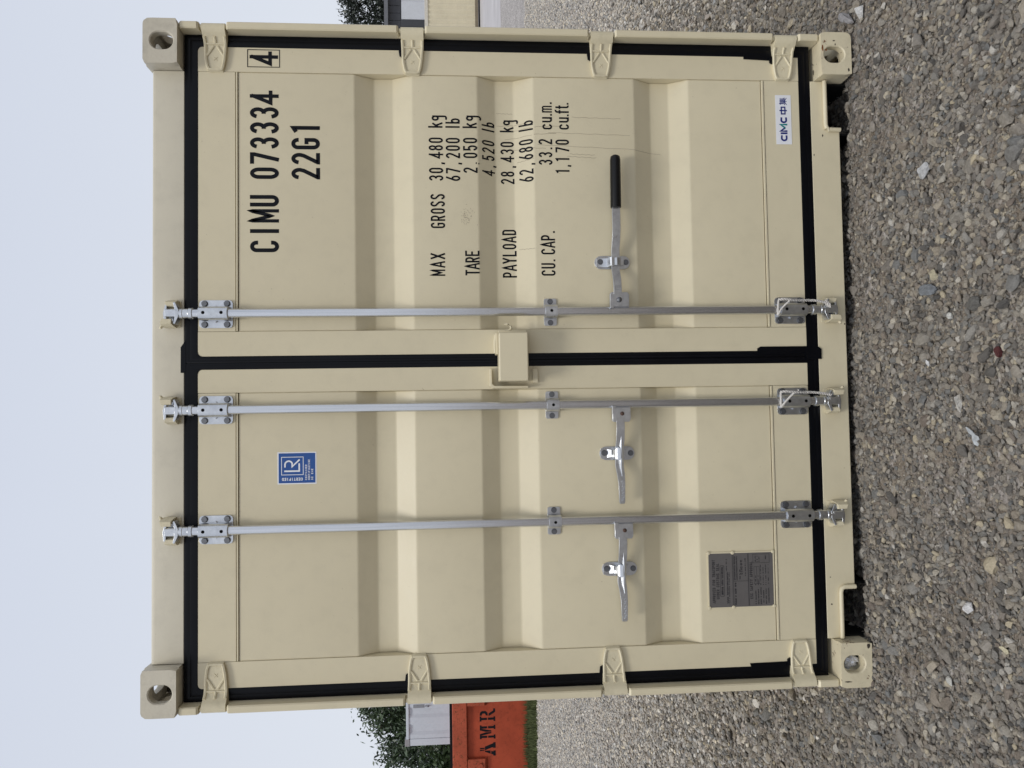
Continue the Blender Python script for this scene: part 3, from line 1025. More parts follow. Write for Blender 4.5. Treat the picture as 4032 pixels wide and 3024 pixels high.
def cam_mesh(s):
    """cam end of a locking bar, upper version; origin on the bar axis where it leaves the bracket (z up); s: side of the hook"""
    mb = MB()
    mb.tube([(0, 0, -0.012), (0, 0, 0.004), (0, 0, 0.0045), (0, 0, 0.026), (0, 0, 0.028), (0, 0, 0.044)], [0.0205, 0.0205, 0.0172, 0.0172, 0.0188, 0.0178], 16)
    # neck flange with two ears
    mb.prism([(-0.040, 0.055), (-0.034, 0.051), (-0.012, 0.040), (0.012, 0.040), (0.034, 0.051), (0.040, 0.055), (0.036, 0.062), (0.014, 0.056), (-0.014, 0.056), (-0.036, 0.062)], -0.018, 0.016)
    # head block and end plate
    mb.sheet([(-0.020, -0.004, 0.050, 0.090), (-0.012, -0.017, 0.048, 0.094), (0.012, -0.019, 0.048, 0.095), (0.021, -0.004, 0.050, 0.090)], 0.018)
    mb.prism([(-0.033, 0.090), (0.033, 0.087), (0.033, 0.094), (0.0, 0.103), (-0.031, 0.099)], -0.014, 0.014)
    # hooked claw
    mb.sheet([(s * 0.018, -0.012, 0.062, 0.082), (s * 0.028, -0.020, 0.060, 0.084), (s * 0.036, -0.012, 0.064, 0.086), (s * 0.039, 0.004, 0.068, 0.086)], 0.014)
    return mb
def keeper_mesh(s):
    """cream keeper welded to header or sill; same origin as the cam"""
    mb = MB()
    mb.prism([(-0.046, 0.046), (0.046, 0.046), (0.048, 0.098), (-0.048, 0.098)], 0.0225, 0.0258)
    mb.sheet([(s * 0.016, 0.004, 0.070, 0.098), (s * 0.022, -0.024, 0.066, 0.106), (s * 0.038, -0.026, 0.066, 0.110), (s * 0.045, -0.010, 0.062, 0.112), (s * 0.049, 0.012, 0.060, 0.108)], 0.0225)
    mb.sheet([(-s * 0.020, 0.004, 0.058, 0.088), (-s * 0.026, -0.014, 0.052, 0.092), (-s * 0.040, -0.016, 0.050, 0.096), (-s * 0.048, 0.006, 0.052, 0.092)], 0.0225)
    mb.tube([(s * 0.040, 0.000, 0.108), (s * 0.050, -0.004, 0.116), (s * 0.053, 0.000, 0.121)], [0.007, 0.006, 0.003], 7)
    return mb

bolt_src = bolt_mesh()
B0 = {}
first = {}
def sub(key, builder, name, mat, parent, loc, scale=None, **kw):
    if key not in first:
        first[key] = part(builder(), name, mat, parent, loc=loc, **kw)
        if scale:
            first[key].scale = scale
        return first[key]
    return copy_part(first[key], parent, loc, scale)
for bi, (s, bx) in enumerate(BARS):
    D = DOOR[s]
    mb = MB()
    mb.tube([(bx, YB, 0.11), (bx, YB, 1.0), (bx, YB, 2.49)], 0.0165, 20)
    part(mb, "locking_bar", M_BAR, D, origin=(bx, YB, 1.3), sharp=50)
    for z in (2.3560, 0.2450):
        sub('br', lambda: bracket_mesh(0.0585, (0.86, 0.86)), "bar_bracket", [M_GALV, M_DARK], D, (bx, FRONT - 0.0003, z), bevel=0.0012)
        for dx in (-0.0375, 0.0375):
            for dz in (-0.039, 0.039):
                sub('bolt', bolt_mesh, "bolt", M_BOLT, D, (bx + dx, FRONT - 0.0049, z + dz))
    zm = 1.1545
    sub('mid', lambda: bracket_mesh(0.0235, (0.96, 0.96), 0.006, False), "bar_guide", [M_GALV, M_DARK], D, (bx, 0.0622, zm), bevel=0.0010)
    for dx in (-0.039, 0.039):
        sub('bolt', bolt_mesh, "bolt", M_BOLT, D, (bx + dx, 0.0576, zm), (0.9, 0.9, 0.9))
    hook = -1 if s > 0 else 1
    ks = 'cam%d' % hook
    # upper and lower cams; the lower one is the upper one turned over
    sub(ks, lambda: cam_mesh(hook), "bar_cam", M_GALV, D, (bx, YB, 2.4385), (1, 1, .86), bevel=0.0018)
    sub(ks + 'l', lambda: cam_mesh(hook), "bar_cam", M_GALV, D, (bx, YB, 0.1615), (1, 1, -.86), bevel=0.0018)
    sub('k' + ks, lambda: keeper_mesh(hook), "keeper", M_CREAM_CAST, ROOT, (bx, YB, 2.4385), (1, 1, .86), bevel=0.0020)
    sub('k' + ks + 'l', lambda: keeper_mesh(hook), "keeper", M_CREAM_CAST, ROOT, (bx, YB, 0.1615), (1, 1, -.86), bevel=0.0020)

# handles
def flat_bar(mb, path, hw, hd, mi=0):
    """path of (x, y, z) running along x; rectangular section 2hw tall, 2hd deep (rounded by bevel)"""
    hws = hw if isinstance(hw, (list, tuple)) else [hw] * len(path)
    vs = []
    for (x, y, z), h in zip(path, hws):
        vs += [(x, y - hd, z - h), (x, y - hd, z + h), (x, y + hd, z + h), (x, y + hd, z - h)]
    fs = []
    for i in range(len(path) - 1):
        for j in range(4):
            fs.append((4 * i + j, 4 * i + (j + 1) % 4, 4 * i + 4 + (j + 1) % 4, 4 * i + 4 + j))
    n = len(path)
    fs += [(3, 2, 1, 0), tuple(4 * (n - 1) + j for j in range(4))]
    mb.add(vs, fs, mi)

def hub(mb, x0, x1, z0, z1):
    s = 1 if x1 > x0 else -1
    mb.sheet([(x0, 0.030, z0 + .002, z1 - .002), (x0 + s * .006, 0.016, z0, z1 - .001), (x1 - s * .010, 0.010, z0 + 0.001, z1), (x1, 0.012, z0 + 0.006, z1 - 0.004)], 0.036)
    mb.box(x0, x1 - s * .004, 0.013, 0.034, z1 - 0.012, z1 + 0.001)
mb = MB()
hub(mb, 0.180, 0.238, 0.868, 0.938)
flat_bar(mb, [(0.215, 0.017, 0.911), (0.250, 0.012, 0.911), (0.285, 0.014, 0.912), (0.320, 0.033, 0.912), (0.395, 0.033, 0.912), (0.440, 0.019, 0.911), (0.475, 0.014, 0.910), (0.56, 0.020, 0.909)], 0.0150, 0.0045)
for k in range(3):
    mb.tube([(0.246 + k * 0.007, 0.0075, 0.898), (0.246 + k * 0.007, 0.0065, 0.924)], 0.0016, 5)
ha = part(mb, "handle", M_GALV, DOOR[1], bevel=0.0018)
mb = MB()
mb.tube([(0.5525, 0.020, 0.909), (0.556, 0.020, 0.909), (0.73, 0.019, 0.908), (0.742, 0.019, 0.908), (0.747, 0.019, 0.908)], [0.0195, 0.0198, 0.0192, 0.017, 0.010], 16)
part(mb, "handle_grip", M_GRIP, DOOR[1], sharp=50)
copy_part(sub('dome', dome_mesh, "rivet", M_BOLT, DOOR[1], (0.210, 0.0105, 0.906)), DOOR[1], (0.2105, 0.0112, 0.906), (0.3, 0.3, 0.3))

def handle_left(dx):
    mb = MB()
    hub(mb, -0.178 + dx, -0.236 + dx, 0.872, 0.939)
    pth = [(-0.215, 0.018, 0.911), (-0.250, 0.013, 0.911), (-0.300, 0.018, 0.912), (-0.335, 0.033, 0.913), (-0.395, 0.035, 0.914), (-0.425, 0.022, 0.912), (-0.455, 0.014, 0.911), (-0.525, 0.017, 0.910), (-0.532, 0.019, 0.910)]
    flat_bar(mb, [(x + dx, y, z) for x, y, z in pth], [0.015, 0.015, 0.0152, 0.0155, 0.0155, 0.014, 0.0125, 0.0105, 0.008], 0.005)
    # pressed rib along the middle
    mb.tube([(x + dx, y, z) for x, y, z in ((-0.285, 0.013, 0.909), (-0.325, 0.020, 0.908), (-0.36, 0.023, 0.908), (-0.40, 0.025, 0.909), (-0.432, 0.013, 0.908))], [0.002, 0.0062, 0.0075, 0.006, 0.002], 7)
    # stamped texture on the grip
    for k in range(9):
        x = -0.448 - k * 0.0085
        z = 0.9055 if k % 2 else 0.909
        mb.tube([(x + dx, 0.0098, z - 0.004), (x - 0.004 + dx, 0.0095, z + 0.003)], 0.0018, 5)
    return mb
for dx in (0.0, -0.4215):
    part(handle_left(dx), "handle", M_GALV, DOOR[-1], bevel=0.0018)
    copy_part(first['dome'], DOOR[-1], (-0.206 + dx, 0.0108, 0.904), (0.75, 0.6, 0.75)).data = first['dome'].data
# rivets on the left hubs are brown
for o in [c for c in DOOR[-1].children if c.name.startswith("rivet")]:
    o.data = o.data.copy() if o.data.users > 1 else o.data
    o.data.materials[0] = M_RIVET

# handle catches
def catch_base(mb, xc, z0, z1, hw=0.025):
    pl = []
    for k in range(9):
        a = math.pi * k / 8
        pl.append((xc + hw * math.cos(a), z1 - hw + hw * math.sin(a)))
    for k in range(9):
        a = math.pi + math.pi * k / 8
        pl.append((xc + hw * math.cos(a), z0 + hw + hw * math.sin(a)))
    mb.prism(pl, 0.0575, 0.0622)
mb = MB()
catch_base(mb, 0.356, 0.852, 0.986)
mb.sheet([(z, y, 0.338, 0.371) for z, y in ((0.980, 0.0535), (0.945, 0.0535), (0.938, 0.050), (0.934, 0.026), (0.928, 0.022), (0.918, 0.0225))], 0.0574, axis='z')
mb.sheet([(z, y, 0.340, 0.368) for z, y in ((0.9175, 0.0215), (0.908, 0.0195), (0.900, 0.0245), (0.893, 0.0255))], 0.0285, axis='z')
mb.box(0.344, 0.370, 0.045, 0.0574, 0.878, 0.890)
part(mb, "handle_catch", M_GALV, DOOR[1], bevel=0.0015)
sub('bolt2', lambda: bolt_mesh(0.0095, 0.007), "bolt", M_BOLT, DOOR[1], (0.358, 0.0533, 0.965))
sub('bolt2', None, "bolt", M_BOLT, DOOR[1], (0.357, 0.0573, 0.868))
for xc in (-0.3515, -0.7735):
    mb = MB()
    catch_base(mb, xc, 0.851, 0.982)
    mb.sheet([(z, y, xc - 0.019, xc + 0.019) for z, y in ((0.978, 0.0535), (0.955, 0.0535))], 0.0574, axis='z')
    mb.sheet([(z, y, xc - h, xc + h) for z, y, h in ((0.9548, 0.0530, 0.016), (0.940, 0.045, 0.013), (0.932, 0.026, 0.013), (0.928, 0.020, 0.018), (0.920, 0.016, 0.024), (0.911, 0.0145, 0.019), (0.904, 0.018, 0.010))], 0.0572, axis='z')
    mb.sheet([(z, y, xc - 0.014, xc + 0.014) for z, y in ((0.900, 0.043), (0.888, 0.043), (0.885, 0.0555), (0.880, 0.0555))], 0.0573, axis='z')
    part(mb, "handle_catch", M_GALV, DOOR[-1], bevel=0.0015)
    sub('bolt2', None, "bolt", M_BOLT, DOOR[-1], (xc + 0.002, 0.0533, 0.965))
    sub('bolt2', None, "bolt", M_BOLT, DOOR[-1], (xc, 0.0573, 0.866))

# lock box over the gap between the doors
mb = MB()
mb.box(-0.084, 0.0885, -0.040, 0.052, 1.247, 1.352)
part(mb, "lock_box", M_CREAM, DOOR[1], bevel=0.0055, segs=3)
mb = MB()
mb.box(0.014, 0.091, -0.005, 0.0597, 1.3525, 1.3610)
mb.box(0.0885, 0.1000, 0.006, 0.0597, 1.2480, 1.3500)
mb.tube([(0.085, 0.010, 1.361), (0.050, 0.008, 1.364), (0.018, 0.010, 1.363)], 0.005, 8)
part(mb, "lock_box_mount", M_CREAM, DOOR[1], bevel=0.002)
mb = MB()
mb.tube([(0.100, 0.022, 1.323), (0.102, 0.020, 1.312), (0.106, 0.018, 1.3045), (0.112, 0.017, 1.3035), (0.119, 0.017, 1.3070), (0.1235, 0.018, 1.315), (0.1245, 0.020, 1.327)], 0.0042, 8)
part(mb, "hook", M_CREAM, DOOR[1], sharp=60)
mb = MB()
mb.prism([(-0.036, 1.383), (-0.036, 1.375), (-0.091, 1.374), (-0.0985, 1.366), (-0.099, 1.243), (-0.107, 1.243), (-0.1075, 1.372), (-0.098, 1.383)], 0.024, 0.0597)
part(mb, "lock_bracket", M_CREAM, DOOR[-1], bevel=0.002)
mb = MB()
mb.box(-0.088, -0.037, 0.042, 0.0597, 1.206, 1.2255)
part(mb, "lock_tab", M_CREAM, DOOR[-1], bevel=0.0015)

# ------------------------------------------------------------------ lettering (stroke letters, laid on the pressed panel)
def arc(cx, cy, rx, ry, a0, a1, k=10):
    return [(cx + rx * math.cos(math.radians(a0 + (a1 - a0) * i / k)), cy + ry * math.sin(math.radians(a0 + (a1 - a0) * i / k))) for i in range(k + 1)]
def glyphs(w, t):
    """centre lines in a cell w wide and 1 high; stroke thickness t"""
    l, r, b, u = t / 2, w - t / 2, t / 2, 1 - t / 2
    m = w / 2
    rx = (r - l) / 2
    ry = min(rx * 1.15, 0.25)
    h = 0.5
    G = {}
    ry0 = 0.24
    G['0'] = G['O'] = [arc(m, u - ry0, rx, ry0, 0, 180, 14) + arc(m, b + ry0, rx, ry0, 180, 360, 14) + [(r, u - ry0)]]
    G['1'] = [[(l + 0.02, u - 0.10), (m + 0.03, u), (m + 0.03, 0)]]
    G['2'] = [arc(m, u - .21, rx, .21, 172, -12, 14) + [(r - 0.035, 0.56), (l, b + .01), (l, b), (r + t / 2, b)]]
    G['3'] = [arc(m, u - .205, rx * .96, .205, 168, -72, 14) + [(m - 0.03, 0.525)], [(m - 0.03, 0.525)] + arc(m, b + .23, rx, .23, 72, -168, 15)]
    sx = w * 0.76 - t / 2
    G['4'] = [[(sx + t * .2, 1.0 - t * .4), (l, 0.28), (w + 0.02, 0.28)], [(sx, 1.0), (sx, 0)]]
    G['5'] = [[(r, u), (l + .01, u), (l + .01, 0.54), (m, 0.60)] + arc(m, b + .27, rx, .27, 75, -165, 15)]
    G['6'] = [[(r - 0.05, 1.0), (l + 0.02, 0.44)], arc(m, b + .25, rx, .25, 0, 360, 20)]
    G['7'] = [[(0, u), (r, u), (r, u - 0.08), (l + rx * 0.55, 0)]]
    G['8'] = [arc(m, u - .205, rx * .92, .205, 0, 360, 20), arc(m, b + .235, rx, .235, 0, 360, 20)]
    G['9'] = [arc(m, u - .25, rx, .25, 0, 360, 20), [(r - 0.01, 0.56), (l + 0.05, 0)]]
    G['A'] = [[(0.02, 0), (m, 1.0), (w - 0.02, 0)], [(l + 0.03, 0.30), (r - 0.03, 0.30)]]
    G['B'] = [[(l, 0), (l, u), (m, u)] + arc(m, u - .22, rx, .22, 90, -90, 8) + [(l, 0.52)], [(m, .52)] + arc(m, b + .23, rx, .23, 90, -90, 8) + [(l, b)]]
    G['C'] = [arc(m, u - ry, rx, ry, 0, 180) + arc(m, b + ry, rx, ry, 180, 360)]
    G['C'] = [[(r, u - ry - 0.05)] + arc(m, u - ry, rx, ry, 0, 180) + arc(m, b + ry, rx, ry, 180, 360) + [(r, b + ry + 0.05)]]
    G['D'] = [[(l, b), (l, u), (m - .02, u)] + arc(m - .02, u - ry, r - m + .02, ry, 90, 0, 6) + arc(m - .02, b + ry, r - m + .02, ry, 0, -90, 6) + [(l, b)]]
    G['E'] = [[(w, u), (l, u), (l, b), (w, b)], [(l, .52), (r, .52)]]
    G['F'] = [[(w, u), (l, u), (l, 0)], [(l, .52), (r, .52)]]
    G['G'] = [[(r, u - ry - 0.03)] + arc(m, u - ry, rx, ry, 0, 180) + arc(m, b + ry, rx, ry, 180, 360) + [(r, 0.47), (m - 0.02, 0.47)]]
    G['I'] = [[(m, 0), (m, 1)]]
    G['K'] = [[(l, 0), (l, 1)], [(l, .4), (r, 1)], [(m, .55), (r + .02, 0)]]
    G['L'] = [[(l, 1), (l, b), (w, b)]]
    G['M'] = [[(l, 0), (l, 1.0), (m, 0.25), (r, 1.0), (r, 0)]]
    G['N'] = [[(l, 0), (l, 1), (r, 0), (r, 1)]]
    G['P'] = [[(l, 0), (l, u), (m, u)] + arc(m, u - .24, rx, .24, 90, -90, 8) + [(l, u - .48)]]
    G['R'] = G['P'] + [[(m, u - .48), (r + .01, 0)]]
    G['S'] = [arc(m, u - .19, rx, .20, 12, 180, 10) + [(l + .02, .64), (m, .53), (r - .02, .40)] + arc(m, b + .21, rx, .21, 0, -170, 10)]
    G['T'] = [[(0, u), (w, u)], [(m, u), (m, 0)]]
    G['U'] = [[(l, 1)] + arc(m, b + ry, rx, ry, 180, 360) + [(r, 1)]]
    G['V'] = [[(0.02, 1), (m, 0), (w - .02, 1)]]
    G['X'] = [[(0.02, 0), (w - .02, 1)], [(0.02, 1), (w - .02, 0)]]
    G['Y'] = [[(0.02, 1), (m, .46), (w - .02, 1)], [(m, .46), (m, 0)]]
    x = 0.70
    G['k'] = [[(l, 0), (l, 1)], [(l, .30), (r, x)], [(m - .02, .46), (r + .02, 0)]]
    G['g'] = [arc(m, x - .20, rx, .19, 0, 360, 16), [(r, x), (r, -.14)] + arc(m, -.14, rx, .13, 0, -140, 8)]
    G['l'] = [[(l, 0), (l, 1)]]
    G['b'] = [[(l, 0), (l, 1)], arc(m, .30, rx, .26, 180, -180, 16)]
    G['c'] = [arc(m, x - t / 2 - .15, rx, .15, 0, 180, 9) + arc(m, b + .15, rx, .15, 180, 360, 9)]
    G['u'] = [[(l, x)] + arc(m, b + .15, rx, .15, 180, 360, 9) + [(r, x)], [(r, .2), (r, 0)]]
    G['m'] = [[(l, 0), (l, x)], [(l, x - .16)] + arc((l + m) / 2, x - .15, (m - l) / 2, .12, 180, 0, 6) + [(m, 0)], [(m, x - .16)] + arc((r + m) / 2, x - .15, (r - m) / 2, .12, 180, 0, 6) + [(r, 0)]]
    G['f'] = [[(l + .08, 0), (l + .08, .8)] + arc(l + .20, .82, .12, .13, 180, 70, 5), [(l - .04, x - .04), (l + .22, x - .04)]]
    G['t'] = [[(l + .08, .95), (l + .08, .14)] + arc(l + .18, .14, .10, .09, 180, 290, 5), [(l - .04, x - .04), (l + .22, x - .04)]]
    G['.'] = [[(0, t * .55), (t * 1.05, t * .55)]]
    G[','] = [[(m - t * .1, t * 1.0), (m - t * .35, -0.13)]]
    G['-'] = [[(0.02, .48), (w - .02, .48)]]
    return G

def strokes(mb, lines, t, M, step=0.008, mi=0):
    """thick polylines; M maps plane (x, z) to xyz; adds quads"""
    for ln in lines:
        mb.lift = (getattr(mb, 'lift', 0) + 1) % 7
        dy = mb.lift * 0.00006
        p = [np.array(q, float) for q in ln]
        q = [p[0]]
        for a, b in zip(p, p[1:]):
            d = np.linalg.norm(b - a)
            if d < 1e-7:
                continue
            k = max(1, int(d / step))
            for i in range(1, k + 1):
                q.append(a + (b - a) * i / k)
        if len(q) < 2:
            continue
        L_, R_ = [], []
        n = len(q)
        closed = np.linalg.norm(q[0] - q[-1]) < 1e-6
        for i in range(n):
            d0 = q[i] - q[i - 1] if i else None
            d1 = q[i + 1] - q[i] if i < n - 1 else None
            if closed and i == 0:
                d0 = q[-1] - q[-2]
            if closed and i == n - 1:
                d1 = q[1] - q[0]
            if d0 is None: d0 = d1
            if d1 is None: d1 = d0
            d0 = d0 / np.linalg.norm(d0); d1 = d1 / np.linalg.norm(d1)
            n0, n1 = np.array([-d0[1], d0[0]]), np.array([-d1[1], d1[0]])
            nn = n0 + n1
            ln_ = np.linalg.norm(nn)
            nn = n1 if ln_ < 1e-3 else nn / ln_
            sc_ = min(2.0, 1 / max(0.3, float(nn @ n1)))
            L_.append(q[i] + nn * t / 2 * sc_); R_.append(q[i] - nn * t / 2 * sc_)
        vs = [(a, b - dy, c) for a, b, c in [M(*a) for a in L_] + [M(*a) for a in R_]]
        mb.add(vs, [(i, i + 1, n + i + 1, n + i) for i in range(n - 1)], mi)

WIDE = {'m': (1.28, .82), 'M': (1.16, .86), '4': (1.20, .92), 'A': (1.08, .92)}
def write(mb, s, x0, z0, h, adv=None, w=0.41, t=0.125, M=None, centres=None, mi=0, narrow=False, step=0.008):
    """centres / adv are positions of the letter centres in metres (x0 = first centre)"""
    G = glyphs(w, t)
    x = x0
    for i, ch in enumerate(s):
        if centres is not None:
            x = centres[i]
        elif i:
            x = x0 + adv * i
        if ch == ' ' or ch not in G:
            continue
        if ch in WIDE:
            fw, ft = WIDE[ch]
            wm = w * fw
            ln_m = glyphs(wm, t * ft)[ch]
            strokes(mb, [[(x + (px - wm / 2) * h, z0 + pz * h) for px, pz in ln] for ln in ln_m], t * ft * h, M, step, mi)
            continue
        ww = t if ch == 'l' else (t * 1.05 if ch == '.' else w)
        lines = [[(x + (px - ww / 2) * h, z0 + pz * h) for px, pz in ln] for ln in G[ch]]
        strokes(mb, lines, t * h, M, step, mi)

ON_DOOR = lambda lift: (lambda x, z: (x, (FRONT if x > 1.0565 else prof(z)) - lift, z))
def lettering(items, name="lettering", t=0.138, w=0.41, parent=None):
    for (s, x0, z0, h, adv, cent) in items:
        mb = MB()
        write(mb, s, x0, z0, h, adv, w, t, ON_DOOR(0.0006), cent)
        part(mb, name, M_BLACK, parent or DOOR[1], sharp=180)

lettering([("CIMU", 0.4175, 2.136, 0.1025, 0.0555, [0.4175, 0.4735, 0.529, 0.584]), ("073334", 0.685, 2.1355, 0.1025, 0.0555, None)])
lettering([("22G1", 0.6845, 1.9885, 0.1025, 0.0552, None)])
mb = MB()
write(mb, "4", 1.1065, 2.1365, 0.1015, 0, 0.41, 0.138, ON_DOOR(0.0006))
strokes(mb, [[(1.0755, 2.131), (1.139, 2.131), (1.139, 2.245), (1.0755, 2.245), (1.0755, 2.131)]], 0.0028, ON_DOOR(0.0006))
part(mb, "check_digit", M_BLACK, DOOR[1], sharp=180)
def small(items):
    return lettering(items, t=0.122, w=0.385)
small([("MAX", 0.3205, 1.539, 0.0525, 0.0305, None), ("GROSS", 0.4955, 1.537, 0.0525, 0.0266, None)])
small([("30,480", 0.6715, 1.5415, 0.0525, 0.0282, None), ("kg", 0.8695, 1.5425, 0.0525, 0.0260, None)])
small([("67,200", 0.6710, 1.4790, 0.0525, 0.0282, None), ("lb", 0.8630, 1.4790, 0.0525, 0, [0.8630, 0.8855])])
small([("TARE", 0.3205, 1.4125, 0.0525, 0.0238, None)])
small([("2,050", 0.7015, 1.4150, 0.0525, 0.0278, None), ("kg", 0.8695, 1.4160, 0.0525, 0.0270, None)])
small([("4,520", 0.7000, 1.3490, 0.0480, 0.0280, None), ("lb", 0.8630, 1.3490, 0.0480, 0, [0.8600, 0.8830])])
small([("PAYLOAD", 0.3185, 1.2725, 0.0525, 0.0267, None)])
small([("28,430", 0.6720, 1.2755, 0.0515, 0.0282, None), ("kg", 0.8695, 1.2765, 0.0515, 0.0260, None)])
small([("62,680", 0.6730, 1.2070, 0.0510, 0.0282, None), ("lb", 0.8630, 1.2070, 0.0510, 0, [0.8600, 0.8850])])
small([("CU.", 0.3185, 1.1315, 0.0525, 0, [0.3185, 0.345, 0.3655]), ("CAP.", 0.398, 1.1315, 0.0525, 0, [0.3980, 0.4245, 0.4500, 0.4715])])
small([("33.2", 0.7335, 1.1355, 0.0515, 0, [0.7335, 0.7620, 0.7860, 0.8110]), ("cu.m.", 0.868, 1.1345, 0.0525, 0, [0.8680, 0.8945, 0.9130, 0.9345, 0.9575])])
small([("1,170", 0.7030, 1.0720, 0.0515, 0, [0.7000, 0.7220, 0.7450, 0.7810, 0.8100]), ("cu.ft.", 0.868, 1.0710, 0.0525, 0, [0.8680, 0.8945, 0.9120, 0.9270, 0.9450, 0.9560])])

# fine dark scratches near the figures
mb = MB()
for x, za, zb, dx in ((.905, 1.06, .875, -.004), (.846, 1.15, .84, -.008), (.800, 1.19, .715, -.02), (.766, 1.07, .975, -.004), (.757, 1.08, .97, -.006),
                      (.862, 1.30, 1.10, .01), (.832, 1.31, 1.12, .012), (.792, 1.32, 1.16, -.006), (.931, 1.34, 1.28, -.002), (.882, 1.34, 1.24, .004), (.741, 1.265, 1.205, .008), (.412, 1.262, 1.206, -.001)):
    k = 14
    mb = MB()
    strokes(mb, [[(x + dx * i / k + 0.0012 * math.sin(i * 1.9 + x * 50), za + (zb - za) * i / k) for i in range(k + 1)]], 0.0011, ON_DOOR(0.0004))
    part(mb, "scratch", M_SCUFF, DOOR[1], sharp=180)
mb = MB()
for q in range(46):
    cx, cz = random.gauss(.53, .018), random.gauss(1.455, .014)
    strokes(mb, [[(cx, cz), (cx + random.uniform(-.006, .006), cz + random.uniform(-.006, .006))]], 0.0010, ON_DOOR(0.0004))
tag(part(mb, "scuff_mark", M_SCUFF, DOOR[1], sharp=180), kind='stuff')

# blue certification sticker
mb = MB()
ys = FLAT - 0.0005
def flat(y): return lambda x, z: (x, y, z)
def rect(mb, x0, x1, z0, z1, y, mi, skew=0.0):
    mb.add([(x0, y, z0), (x1, y, z0 + skew), (x1, y, z1 + skew), (x0, y, z1)], [(0, 1, 2, 3)], mi)
mb.box(-0.4390, -0.3245, ys, FLAT, 2.0075, 2.1445, 0)
rect(mb, -0.4350, -0.3285, 2.0115, 2.1405, ys - 0.0004, 1)
yw = flat(ys - 0.0008)
strokes(mb, [[(-.4055, 2.054), (-.3425, 2.054), (-.3425, 2.130), (-.4055, 2.130), (-.4055, 2.054)]], 0.0022, yw, 0.02)
strokes(mb, [[(-.3925, 2.1205), (-.3925, 2.0680), (-.3650, 2.0680)]], 0.0055, yw, 0.02)
strokes(mb, [[(-.3790, 2.1180), (-.3690, 2.1180)] + arc(-.3690, 2.1050, .0125, .0130, 90, -70, 10) + [(-.3765, 2.0930), (-.3515, 2.0665)]], 0.0055, yw, 0.02)
rotM = lambda x, z: (-.4160 - z, ys - 0.0008, 2.0550 + x)
write(mb, "CERTIFIED", 0.004, 0.0, 0.0105, 0.0083, 0.62, 0.2, rotM, step=.02)
for txt, x0, x1, z0 in (("CONTAINER", -.4225, -.3725, 2.0405), ("CERTIFICATION", -.4225, -.3545, 2.0300), ("SCHEME", -.4225, -.3875, 2.0190)):
    write(mb, txt, x0, z0, 0.0070, (x1 - x0) / (len(txt) - 1), 0.62, 0.2, yw, step=.02)
# white strokes share the border's material
n_blue = [i for i, f in enumerate(mb.f)]
part(mb, "sticker", [M_WHITE, M_BLUE], DOOR[-1], sharp=20)

# small white maker's sticker with logo
mb = MB()
yl = FRONT - 0.0009
mb.box(0.8095, 1.0000, yl, FRONT, 0.2140, 0.2750, 0)
yn = flat(yl - 0.0004)
z0, hh, t = 0.2310, 0.0265, 0.0068
def cup(x0, x1):
    rx, ry = (x1 - x0 - t) / 2, hh / 2 - t / 2
    return [[(x1 - .002, z0 + hh - t / 2 - .001)] + arc(x0 + t / 2 + rx, z0 + hh / 2, rx, ry, 75, 285, 16) + [(x1 - .002, z0 + t / 2 + .001)]]
strokes(mb, cup(.8210, .8460), t, yn, .02, 1)
strokes(mb, [[(.8520, z0), (.8520, z0 + hh)]], t, yn, .05, 1)
strokes(mb, [[(.8605, z0), (.8605, z0 + hh), (.8730, z0 + .008)]], t, yn, .05, 1)
strokes(mb, [[(.8730, z0 + .008), (.8855, z0 + hh), (.8855, z0)]], t, flat(yl - 0.0005), .05, 2)
strokes(mb, cup(.8910, .9155), t, yn, .02, 1)
t2 = 0.0048
strokes(mb, [[(.9270, z0 + .0075), (.9530, z0 + .0075), (.9530, z0 + .0215), (.9270, z0 + .0215), (.9270, z0 + .0075)], [(.9400, z0 - .0005), (.9400, z0 + .0285)]], t2, yn, .05, 1)
t3 = 0.0026
strokes(mb, [[(.9665, z0 + .0125), (.9665, z0 + .0255)], [(.9630, z0 + .0235), (.9685, z0 + .0290)], [(.9665, z0 + .0250), (.9880, z0 + .0250)], [(.9665, z0 + .0208), (.9870, z0 + .0208)],
             [(.9665, z0 + .0166), (.9870, z0 + .0166)], [(.9665, z0 + .0125), (.9885, z0 + .0125)], [(.9770, z0 + .0278), (.9770, z0 + .0125)], [(.9610, z0 + .0085), (.9900, z0 + .0085)],
             [(.9755, z0 + .0125), (.9755, z0 - .0005)], [(.9740, z0 + .0080), (.9625, z0 + .0005)], [(.9770, z0 + .0080), (.9890, z0 + .0005)]], t3, yn, .05, 1)
part(mb, "sticker", [M_WHITE, M_NAVY, M_TEAL], DOOR[1], sharp=20)

# data plate
mb = MB()
mb.box(-0.9270, -0.7300, 0.0595, FLAT, 0.338, 0.582, 0)
part(mb, "data_plate", M_PLATE, DOOR[-1])
mb = MB()
yk = flat(0.0590)
XL, XR = -0.9240, -0.7330
write(mb, "APPROVED FOR TRANSPORT", -.9085, .5590, .0110, .00728, .5, .17, yk, step=.05)
write(mb, "UNDER CUSTOMS SEAL", -.8940, .5440, .0110, .00735, .5, .17, yk, step=.05)
strokes(mb, [[(-.886, .525), (-.776, .525), (-.774, .532), (-.776, .540), (-.886, .540), (-.888, .532), (-.886, .525)]], .0012, yk, .05)
def fill_row(x0, x1, z, h, dens=1.0, seed=0):
    """a row of print too small to read"""
    r = random.Random(seed)
    x = x0
    while x < x1:
        w = r.uniform(.0012, .0036)
        if r.random() < dens:
            strokes(mb, [[(x, z + r.uniform(-.1, .1) * h), (min(x + w, x1), z + r.uniform(-.1, .1) * h)]], h, yk, .05)
        x += w + r.uniform(.0008, .002)
fill_row(-.882, -.780, .5325, .0075, .9, 1)
